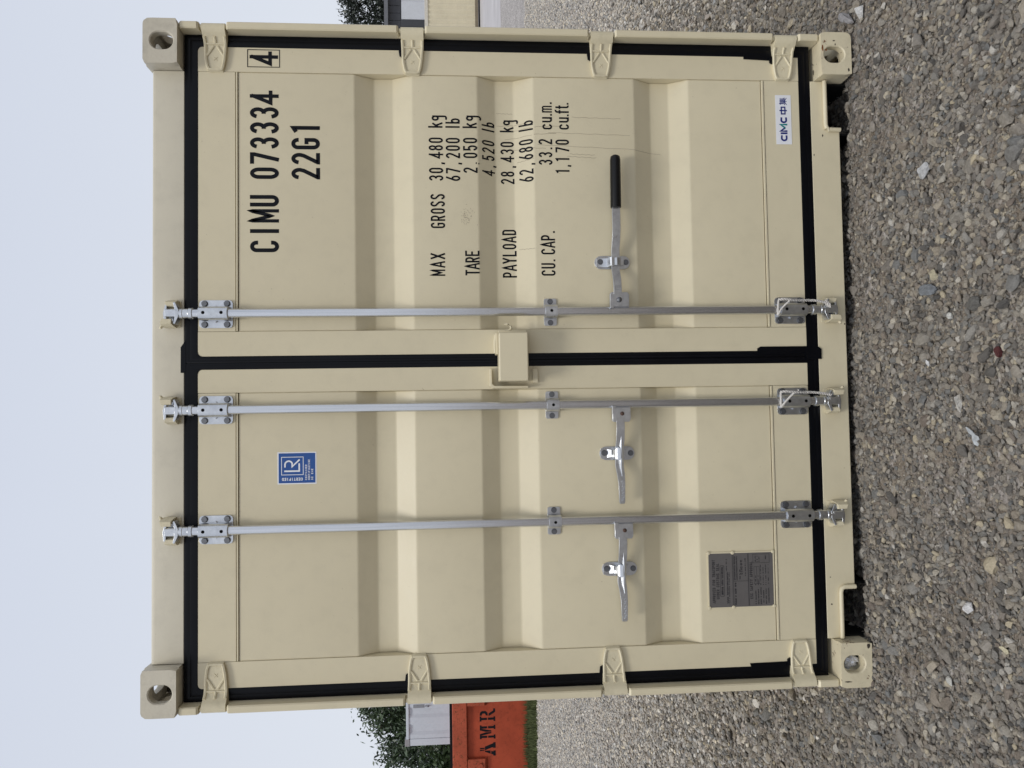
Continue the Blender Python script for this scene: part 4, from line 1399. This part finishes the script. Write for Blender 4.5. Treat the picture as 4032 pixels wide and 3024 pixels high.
fill_row(XL + .006, -.80, .5125, .0055, .9, 2); fill_row(-.795, -.745, .5155, .0035, .9, 3); fill_row(XL + .004, -.80, .5060, .0030, .8, 4)
strokes(mb, [[(XL, .4930), (XR, .4930)], [(XL, .4895), (XR, .4895)], [(XL, .4340), (XR, .4340)], [(XL, .4315), (XR, .4315)], [(-.8330, .4895), (-.8330, .4340)]], .0010, yk, .05)
fill_row(XL + .004, -.838, .4825, .0060, .85, 5); fill_row(-.829, -.742, .4845, .0045, .9, 6); fill_row(-.829, -.742, .4765, .0045, .9, 7); fill_row(-.829, -.790, .4650, .0040, .9, 8)
write(mb, "CIMC", -.8060, .4545, .0085, .0078, .75, .24, yk, step=.05)
strokes(mb, [[(-.775, .457), (-.768, .457), (-.768, .461), (-.775, .461), (-.775, .457)], [(-.7715, .4545), (-.7715, .4635)], [(-.764, .459), (-.756, .459)], [(-.764, .462), (-.756, .462)], [(-.760, .4545), (-.760, .4635)]], .0016, yk, .05)
fill_row(-.815, -.750, .4440, .0035, .8, 9)
write(mb, "CSC SAFETY APPROVAL", -.8970, .4165, .0110, .0073, .5, .17, yk, step=.05)
for i in range(6):
    z = .4060 - i * .0098
    fill_row(XL + .004, -.870 + .006 * (i % 3), z, .0042, .9, 20 + i)
    fill_row(-.850, -.815, z, .0036, .75, 30 + i)
    if i > 1:
        fill_row(-.808, -.776, z, .0036, .7, 40 + i)
strokes(mb, [[(-.845, .391), (-.782, .391), (-.782, .411), (-.845, .411), (-.845, .391)], [(-.768, .352), (-.736, .352), (-.736, .414), (-.768, .414), (-.768, .352)], [(-.845, .401), (-.782, .401)]], .0010, yk, .05)
fill_row(-.764, -.742, .405, .004, .8, 50); fill_row(-.764, -.742, .398, .004, .8, 51); fill_row(-.764, -.742, .391, .004, .8, 52)
fill_row(-.764, -.742, .366, .004, .8, 53)
part(mb, "plate_print", M_PLATE_INK, DOOR[-1], sharp=180)
mb = MB()
for x, z in ((-.9285, .583), (-.7285, .583), (-.9285, .4915), (-.7285, .4915), (-.9285, .3375), (-.7285, .3375)):
    mb.tube([(x, .0600, z), (x, .0570, z), (x, .0560, z)], [.0068, .0062, .003], 10)
mb.box(-.9325, -.9272, .0590, FLAT - .0001, .337, .583)
mb.box(-.7298, -.7250, .0590, FLAT - .0001, .337, .583)
mb.box(-.9270, -.7300, .0592, FLAT - .0001, .5822, .5862)
mb.box(-.9270, -.7300, .0592, FLAT - .0001, .3330, .3378)
part(mb, "plate_holder", M_CREAM, DOOR[-1], sharp=40)

# ropes tied round the lower locking bars
def rope(path, name, label):
    mb = MB()
    P = [Vector(p) for p in path]
    fine = []
    for a, b in zip(P, P[1:]):
        for i in range(8):
            fine.append(a.lerp(b, i / 8))
    fine.append(P[-1])
    dist = 0
    A, B = [], []
    for i, p in enumerate(fine):
        if i: dist += (p - fine[i - 1]).length
        t = (fine[min(i + 1, len(fine) - 1)] - fine[max(i - 1, 0)]).normalized()
        u = t.cross(Vector((0, 1, 0))).normalized()
        v = t.cross(u)
        ph = dist / 0.019 * 2 * math.pi
        off = (u * math.cos(ph) + v * math.sin(ph)) * 0.0026
        A.append(p + off); B.append(p - off)
    mb.tube(A, 0.0031, 6)
    mb.tube(B, 0.0031, 6)
    return mb
mr = rope([(.207, .012, .306), (.208, .006, .290), (.205, .004, .26), (.203, .004, .22), (.203, .006, .19), (.201, .004, .16), (.196, .006, .135), (.190, .006, .118)], "rope", "")
mr.tube([(.203, .003, .268), (.185, .006, .287), (.172, .012, .298), (.158, .013, .306), (.150, .02, .308)], .0032, 6)
mr.tube([(.207, .012, .306), (.196, .013, .3075), (.172, .0135, .309), (.150, .020, .308)], .0038, 6)
for k in range(4):
    mr.tube([(.205 - k * .004, .004, .130 - k * .005), (.186 - k * .003, .012, .124 - k * .005)], .003, 6)
o = mr.obj("rope", M_ROPE, sharp=60)
tag(o, "white twisted rope tied from the right door's locking bar down to its lower cam", "rope", "ropes tied to the locking bars")
mr = rope([(-.136, .012, .309), (-.134, .006, .290), (-.137, .004, .26), (-.138, .004, .22), (-.139, .006, .19), (-.142, .004, .16), (-.146, .006, .135), (-.150, .006, .118)], "rope", "")
mr.tube([(-.139, .003, .262), (-.156, .006, .279), (-.171, .010, .292), (-.185, .014, .303), (-.192, .02, .306)], .0036, 6)
mr.tube([(-.136, .012, .309), (-.150, .013, .309), (-.170, .0135, .309), (-.192, .020, .306)], .0038, 6)
mr.tube([(-.139, .004, .25), (-.131, .004, .244), (-.128, .006, .246)], .0028, 6)
o = mr.obj("rope", M_ROPE, sharp=60)
tag(o, "white twisted rope tied down the left door's inner locking bar beside the door gap", "rope", "ropes tied to the locking bars")

# crumpled wrap stuffed into the lower left corner casting
r = np.random.default_rng(5)
v = ICO3[0].copy()
v *= (1 + 0.35 * r.uniform(-1, 1, len(v)))[:, None]
v = v * np.array([0.027, 0.018, 0.032]) + np.array([-1.134, 0.052, 0.066])
mb = MB()
mb.add(v.tolist(), ICO3[1])
o = mb.obj("crumpled_wrap", M_FOIL, origin=(-1.134, 0.052, 0.066), sharp=15)
tag(o, "crumpled shiny white wrap stuffed in the hole of the lower left corner casting", "litter")

# ------------------------------------------------------------------ background, left: dumpster, container, trees
M_RED = paint("orange_red_paint", (0.44, 0.076, 0.034), 0.28, 0.6, rust=0.03)
M_RED_D = paint("worn_red_paint", (0.45, 0.095, 0.048), 0.3, 0.62, rust=0.10)
for _m in (M_RED, M_RED_D):
    _m.node_tree.nodes["Principled BSDF"].inputs["Specular IOR Level"].default_value = 0.2
D = thing("dumpster", "orange-red steel dumpster lettered in black stencil, standing in the grass", "dumpster", (-6.4, 15.3, 0))
def bg(mb, name, mat, parent, **kw):
    return part(mb, name, mat, parent, **kw)
DX0, DX1, DY = -9.8, -3.4, 14.25
mb = MB()
mb.box(DX0, DX1, DY, DY + 0.06, 0.04, 1.388)
mb.box(DX0, DX0 + 0.06, DY + 0.061, DY + 2.2, 0.04, 1.388)
mb.box(DX1 - 0.06, DX1, DY + 0.061, DY + 2.2, 0.04, 1.388)
mb.box(DX0, DX1, DY + 2.201, DY + 2.26, 0.04, 1.388)
mb.box(DX0 + .061, DX1 - .061, DY + .061, DY + 2.2, 0.06, 0.12)
bg(mb, "body", M_RED, D, bevel=0.01)
mb = MB()
mb.box(DX0 - .02, DX1 + .02, DY - 0.10, DY + 0.10, 1.390, 1.715)
mb.box(DX0 - .02, DX1 + .02, DY + 2.16, DY + 2.36, 1.390, 1.715)
mb.box(DX0 - .02, DX0 + .18, DY + 0.101, DY + 2.159, 1.392, 1.713)
mb.box(DX1 - .18, DX1 + .02, DY + 0.101, DY + 2.159, 1.392, 1.713)
bg(mb, "rim", M_RED_D, D, bevel=0.02)
mb = MB(); mb.box(DX0, DX1, DY + .04, DY + .09, 1.7155, 1.775); bg(mb, "rim_shade_strip", M_SHADE_BLACK, D)  # added black strip standing in for shadow inside the rim
for x in (-7.93, -6.50, -5.1, -3.9):
    mb = MB()
    mb.sheet([(z, y, x - .14, x + .14) for z, y in ((1.389, DY - .085), (1.00, DY - .085), (0.94, DY - .01))], DY - 0.001, axis='z')
    mb.tube([(x, DY - .09, 1.10), (x, DY - .12, 1.10)], .05, 10)
    bg(mb, "side_bracket", M_RED_D, D, bevel=0.006)
# stencilled letters, with the bridges of a stencil left open
def stencil(mb, polys, x0, w, z0, h, y):
    for pl in polys:
        mb.prism([(x0 + px * w, z0 + pz * h) for px, pz in pl], y - .003, y - .0005)
SA = [[(0, 0), (.38, 0), (.38, .15), (.32, .15), (.36, .29), (.13, .29), (.08, .15), (0, .15)], [(.58, 0), (1, 0), (1, .15), (.94, .15), (.70, .69), (.43, .69), (.62, .24), (.62, .15), (.58, .15)],
      [(.15, .33), (.40, .33), (.40, .69), (.32, .69)], [(.42, .72), (.48, .72), (.48, 1), (.38, 1)], [(.53, .72), (.62, .72), (.62, 1), (.53, 1)]]
SM = [[(0, 0), (.30, 0), (.30, .11), (.23, .11), (.23, .47), (.08, .47), (.08, .11), (0, .11)], [(.08, .53), (.23, .53), (.23, .89), (.30, .89), (.30, 1), (0, 1), (0, .89), (.08, .89)],
      [(.26, .86), (.40, .26), (.48, .26), (.48, .62), (.36, 1), (.30, 1)], [(.52, .26), (.60, .26), (.74, .86), (.70, 1), (.64, 1), (.52, .62)],
      [(.70, 0), (1, 0), (1, .11), (.92, .11), (.92, .47), (.76, .47), (.76, .11), (.70, .11)], [(.76, .53), (.92, .53), (.92, .89), (1, .89), (1, 1), (.70, 1), (.70, .89), (.76, .89)]]
SR = [[(0, 0), (.36, 0), (.36, .11), (.28, .11), (.28, .47), (.10, .47), (.10, .11), (0, .11)], [(.10, .53), (.28, .53), (.28, .89), (.40, .89), (.40, 1), (0, 1), (0, .89), (.10, .89)],
      [(.46, 1), (.46, .88), (.62, .82), (.62, .66), (.46, .58), (.46, .47), (.68, .50), (.82, .62), (.82, .86), (.70, .97)], [(.40, .42), (.62, .42), (.84, .12), (1, .12), (1, 0), (.72, 0)]]
for nm, pl, x0, x1 in (("A", SA, -7.765, -7.475), ("M", SM, -7.395, -7.095), ("R", SR, -7.01, -6.735)):
    mb = MB()
    stencil(mb, pl, x0, x1 - x0, 0.765, 0.345, DY)
    bg(mb, "stencil_letter", M_BLACK, D)

M_GREYC = paint("grey_paint", (0.60, 0.645, 0.695), 0.08, 0.5)
C2 = thing("shipping_container", "pale grey shipping container with a pressed steel wall behind the orange dumpster", "shipping container", (-5.5, 17.8, 0))
CX, CY, CH = -8.49, 16.62, 2.93
bg(corrugated("w", 5.7, 2.60, 0.035, 0.42, None, lambda u, d, w: (CX + .17 + u, CY + .012 + d, 0.165 + w * 2.665 / 2.60), C2), "side_wall", M_GREYC, C2, sharp=20)
mb = MB(); mb.box(CX, CX + .165, CY, CY + .16, 0.12, 2.815); bg(mb, "corner_post", M_GREYC, C2, bevel=.006)
mb = MB(); mb.box(CX + .166, CX + 5.89, CY - .012, CY + .07, 2.832, 2.90); bg(mb, "top_rail", M_GREYC, C2, bevel=.008)
mb = MB(); mb.box(CX + .166, CX + 5.89, CY - .008, CY + .07, 0.03, 0.164); bg(mb, "bottom_rail", M_GREYC, C2, bevel=.008)
for z in (0.0, 2.816):
    mb = MB(); mb.box(CX - .008, CX + .17, CY - .014, CY + .164, z, z + .118); bg(mb, "corner_casting", paint("worn_grey", (.33, .33, .34), .2, .6, rust=.07), C2, bevel=.008)
mb = MB(); mb.box(CX + .02, CX + 5.9, CY + .175, CY + 2.40, 0.1, 2.87); bg(mb, "body", M_GREYC, C2)
mb = MB(); mb.box(CX + .93, CX + 1.01, CY - .002, CY + .05, 2.45, 2.72); mb.tube([(CX + .97, CY - .004, 2.42), (CX + .97, CY - .03, 2.36), (CX + .97, CY - .01, 2.32)], .02, 7)
bg(mb, "vent", plain("vent_grey", (.27, .28, .30), .5, .3, .4, .1), C2, bevel=.005)

# low grey shed further back
sh = MB()
sh.box(-24, -12.2, 24.5, 30, 0, 2.02)
sh.box(-24.2, -12.0, 24.3, 30.2, 2.021, 2.10)
o = sh.obj("shed", paint("blue_grey_metal", (.22, .23, .27), .15, .5), bevel=.01)
tag(o, "low blue-grey metal shed half hidden behind the orange dumpster", "shed")

# grass verge at the foot of the dumpster (stuff)
M_GRASS = plain("grass", (.088, .104, .042), .8, 0, .2, .5, 7.0)
mb = MB()
for i in range(9000):
    x = random.uniform(-9.6, -4.6)
    y = 12.35 + abs(random.gauss(0, 1)) * .35 + random.random() * 1.55 + .18 * math.sin(x * 2.3)
    if y > 14.22 or (y < 12.6 and random.random() < .5):
        continue
    h = random.uniform(.03, .12) * (1.0 if y < 13.9 else 1.8)
    a = random.uniform(0, 6.28)
    dx, dy = math.cos(a) * .012, math.sin(a) * .012
    lx, ly = random.uniform(-.05, .05), random.uniform(-.05, .05)
    mb.add([(x - dx, y - dy, -.012), (x + dx, y + dy, -.012), (x + lx, y + ly, h)], [(0, 1, 2)])
o = mb.obj("grass", M_GRASS, sharp=180)
tag(o, "strip of short green grass along the foot of the orange dumpster", "grass", kind='stuff')
mb = MB(); mb.add([(-10.5, 12.5, -.004), (-3.2, 12.5, -.004), (-3.2, 17, -.004), (-10.5, 17, -.004)], [(0, 1, 2, 3)])
tag(mb.obj("grass_soil", plain("grass_soil", (.06, .07, .03), .9, 0, .1, .4, 5)), kind='structure')

# trees
def leaf_mat(name, a, b):
    m, n, l, bs = new_mat(name)
    at = n.new('ShaderNodeAttribute'); at.attribute_name = 'shade'
    l.new(ramp(n, l, at.outputs['Fac'], [(0.0, a), (1.0, b)]), bs.inputs['Base Color'])
    bs.inputs['Roughness'].default_value = 0.38
    bs.inputs['Specular IOR Level'].default_value = 0.5
    return m
def tree(name, label, base, height, blobs, n_leaf, leaf, mat, seed, trunk_r=.22):
    r = np.random.default_rng(seed)
    T = thing(name, label, "tree", base, None)
    bx, by, bz = base
    bark = plain("bark", (.045, .035, .028), .9, 0, .1, .3, 6)
    mb = MB()
    pth = [(bx + .15 * math.sin(i * .9 + seed), by + .1 * math.cos(i * .7), bz - .05 + height * .72 * i / 8) for i in range(9)]
    mb.tube(pth, [trunk_r * (1 - .085 * i) for i in range(9)], 9)
    part(mb, "trunk", bark, T, sharp=60)
    mb = MB()
    tips = []
    for (cx, cy, cz, rad) in blobs:
        st = Vector(pth[int(min(8, max(2, (cz - bz) / height * 8 - 1)))])
        en = Vector((cx, cy, cz))
        mid = st.lerp(en, .5) + Vector((0, 0, .12 * (en - st).length))
        mb.tube([st, mid, en], [trunk_r * .38, trunk_r * .22, trunk_r * .07], 6)
        for q in range(5):
            d = Vector(r.normal(size=3)).normalized() * rad * r.uniform(.6, 1.0)
            mb.tube([en.lerp(mid, .25), en + d * .55, en + d], [trunk_r * .1, trunk_r * .06, trunk_r * .02], 5)
    part(mb, "limb", bark, T, sharp=60)
    # leaves gathered in twig-sized clumps
    V, F, Sh = [], [], []
    tot = sum(b_[3] ** 2 for b_ in blobs)
    for (cx, cy, cz, rad) in blobs:
        n = int(n_leaf * rad ** 2 / tot)
        ncl = max(6, n // 14)
        for c in range(ncl):
            d = r.normal(size=3); d /= np.linalg.norm(d)
            cc = np.array([cx, cy, cz]) + d * rad * r.uniform(.2, 1.0) ** .7 * np.array([1.0, 1.0, .85])
            base_s = r.uniform(0, .75)
            for k in range(14):
                p = cc + r.normal(size=3) * leaf * 1.25
                u = r.normal(size=3); u /= np.linalg.norm(u)
                w = np.cross(u, r.normal(size=3)); w /= np.linalg.norm(w)
                L1, L2 = leaf * r.uniform(.7, 1.3), leaf * r.uniform(.35, .6)
                o = len(V)
                V += [p - u * L1 * .6, p + w * L2 * .5, p + u * L1 * .6, p - w * L2 * .5]
                F.append((o, o + 1, o + 2, o + 3))
                Sh.append(min(1, base_s + r.uniform(0, .25)))
    me = bpy.data.meshes.new("foliage")
    me.from_pydata([tuple(p) for p in V], [], F)
    a = me.attributes.new('shade', 'FLOAT', 'FACE')
    a.data.foreach_set('value', np.array(Sh, np.float32))
    me.materials.append(mat)
    o = bpy.data.objects.new("foliage", me)
    COL.objects.link(o)
    under(T, o)
    return T
LEAF_A = leaf_mat("dark_leaf", (.014, .027, .012), (.085, .125, .058))
LEAF_B = leaf_mat("bush_leaf", (.016, .032, .010), (.060, .095, .030))
LEAF_C = leaf_mat("far_leaf", (.010, .014, .010), (.040, .052, .036))
tree("tree", "tall dark green broadleaf tree rising behind the pale grey container", (-12.3, 27.5, 0), 6.6,
     [(-12.5, 27.6, 4.2, 1.0), (-11.4, 27.4, 4.2, 1.15), (-10.2, 27.8, 4.8, 1.15), (-13.2, 27.4, 3.5, .95), (-12.3, 26.9, 3.2, 1.1), (-13.7, 27.8, 4.2, .6), (-11.0, 27.2, 3.3, 1.2), (-9.6, 27.6, 3.9, 1.1), (-13.9, 27.5, 3.0, .7), (-11.7, 28.0, 5.0, .7)],
     13000, .165, LEAF_A, 3)
tree("bush", "dense green bush filling the gap left of the pale grey container", (-13.4, 23.4, 0), 2.8,
     [(-12.2, 23.3, 2.0, .9), (-13.2, 23.3, 2.5, .85), (-11.4, 23.4, 2.1, .8), (-14.2, 23.3, 2.7, .85), (-12.9, 23.0, 1.4, .9), (-14.6, 23.2, 1.7, .9), (-15.2, 23.5, 2.4, .8)],
     8000, .17, LEAF_B, 5, .12)["category"] = "bush"

# ------------------------------------------------------------------ background, right: container, building, tree
M_CREAM2 = paint("cream_paint_far", (.66, .59, .42), .12, .5)
C3 = thing("shipping_container", "distant cream shipping container seen side-on beyond the concrete apron, right of the building", "shipping container", (24, 38.9, .10))
bg(corrugated("w", 11.8, 2.58, .036, .28, None, lambda u, d, w: (17.2 + u, 37.70 + d, .27 + w), C3), "side_wall", M_CREAM2, C3, sharp=20)
mb = MB(); mb.box(17.0, 29.2, 37.66, 37.74, 2.852, 3.03); bg(mb, "top_rail", paint("pale_rail", (.66, .62, .53), .25, .5, rust=.02), C3, bevel=.01)
mb = MB(); mb.box(17.0, 29.2, 37.66, 37.76, .10, .268); bg(mb, "bottom_rail", paint("dirty_rail", (.22, .18, .12), .3, .6), C3, bevel=.01)
mb = MB(); mb.box(17.0, 29.2, 37.80, 40.1, .12, 2.99); bg(mb, "body", M_CREAM2, C3)
for x in (17.0, 29.02):
    mb = MB(); mb.box(x, x + .18, 37.665, 37.745, .269, 2.851); bg(mb, "corner_post", M_CREAM2, C3, bevel=.01)

B = thing("building", "charcoal building with a light grey wall panel behind the distant cream container", "building", (28, 48, 0))
M_CHAR = paint("charcoal_siding", (.050, .052, .060), .2, .6)
mb = MB(); mb.box(24.2, 36, 46.0, 56, 0, 5.35); bg(mb, "wall", M_CHAR, B)
mb = MB()
for i in range(14):
    mb.box(25.22 + i * .5, 25.22 + i * .5 + .47, 45.965, 45.999, 4.92, 5.70)
bg(mb, "fascia", M_CHAR, B, bevel=.005)
for i in range(5):
    mb = MB(); mb.box(25.80 + i * 1.25, 25.80 + i * 1.25 + 1.235, 45.955, 45.999, 1.2, 4.86)
    bg(mb, "wall_panel", paint("light_grey_panel", (.60, .62, .655), .1, .5), B, bevel=.006)
mb = MB(); mb.box(25.30, 25.79, 45.93, 45.999, 1.2, 4.90); bg(mb, "trim", M_CHAR, B, bevel=.005)
mb = MB(); mb.box(23.8, 36.4, 45.6, 56.4, 5.705, 5.95); bg(mb, "roof", paint("grey_roof_edge", (.15, .155, .17), .2, .6), B, bevel=.01)
tree("tree", "dark sparse tree showing sky through its branches above the charcoal building", (34.2, 58, 0), 10.8,
     [(32.2, 58, 8.0, 1.0), (33.4, 57.5, 7.2, 1.0), (33.0, 58, 9.6, .95), (34.3, 57.5, 8.6, 1.1), (34.5, 58, 10.0, .9), (32.0, 58, 9.2, .7), (35.6, 58, 8.3, 1.2), (35.6, 58, 9.6, 1.0), (32.6, 58, 6.9, .8), (36.2, 58, 7.2, 1.1)],
     7000, .27, LEAF_C, 9, .26)
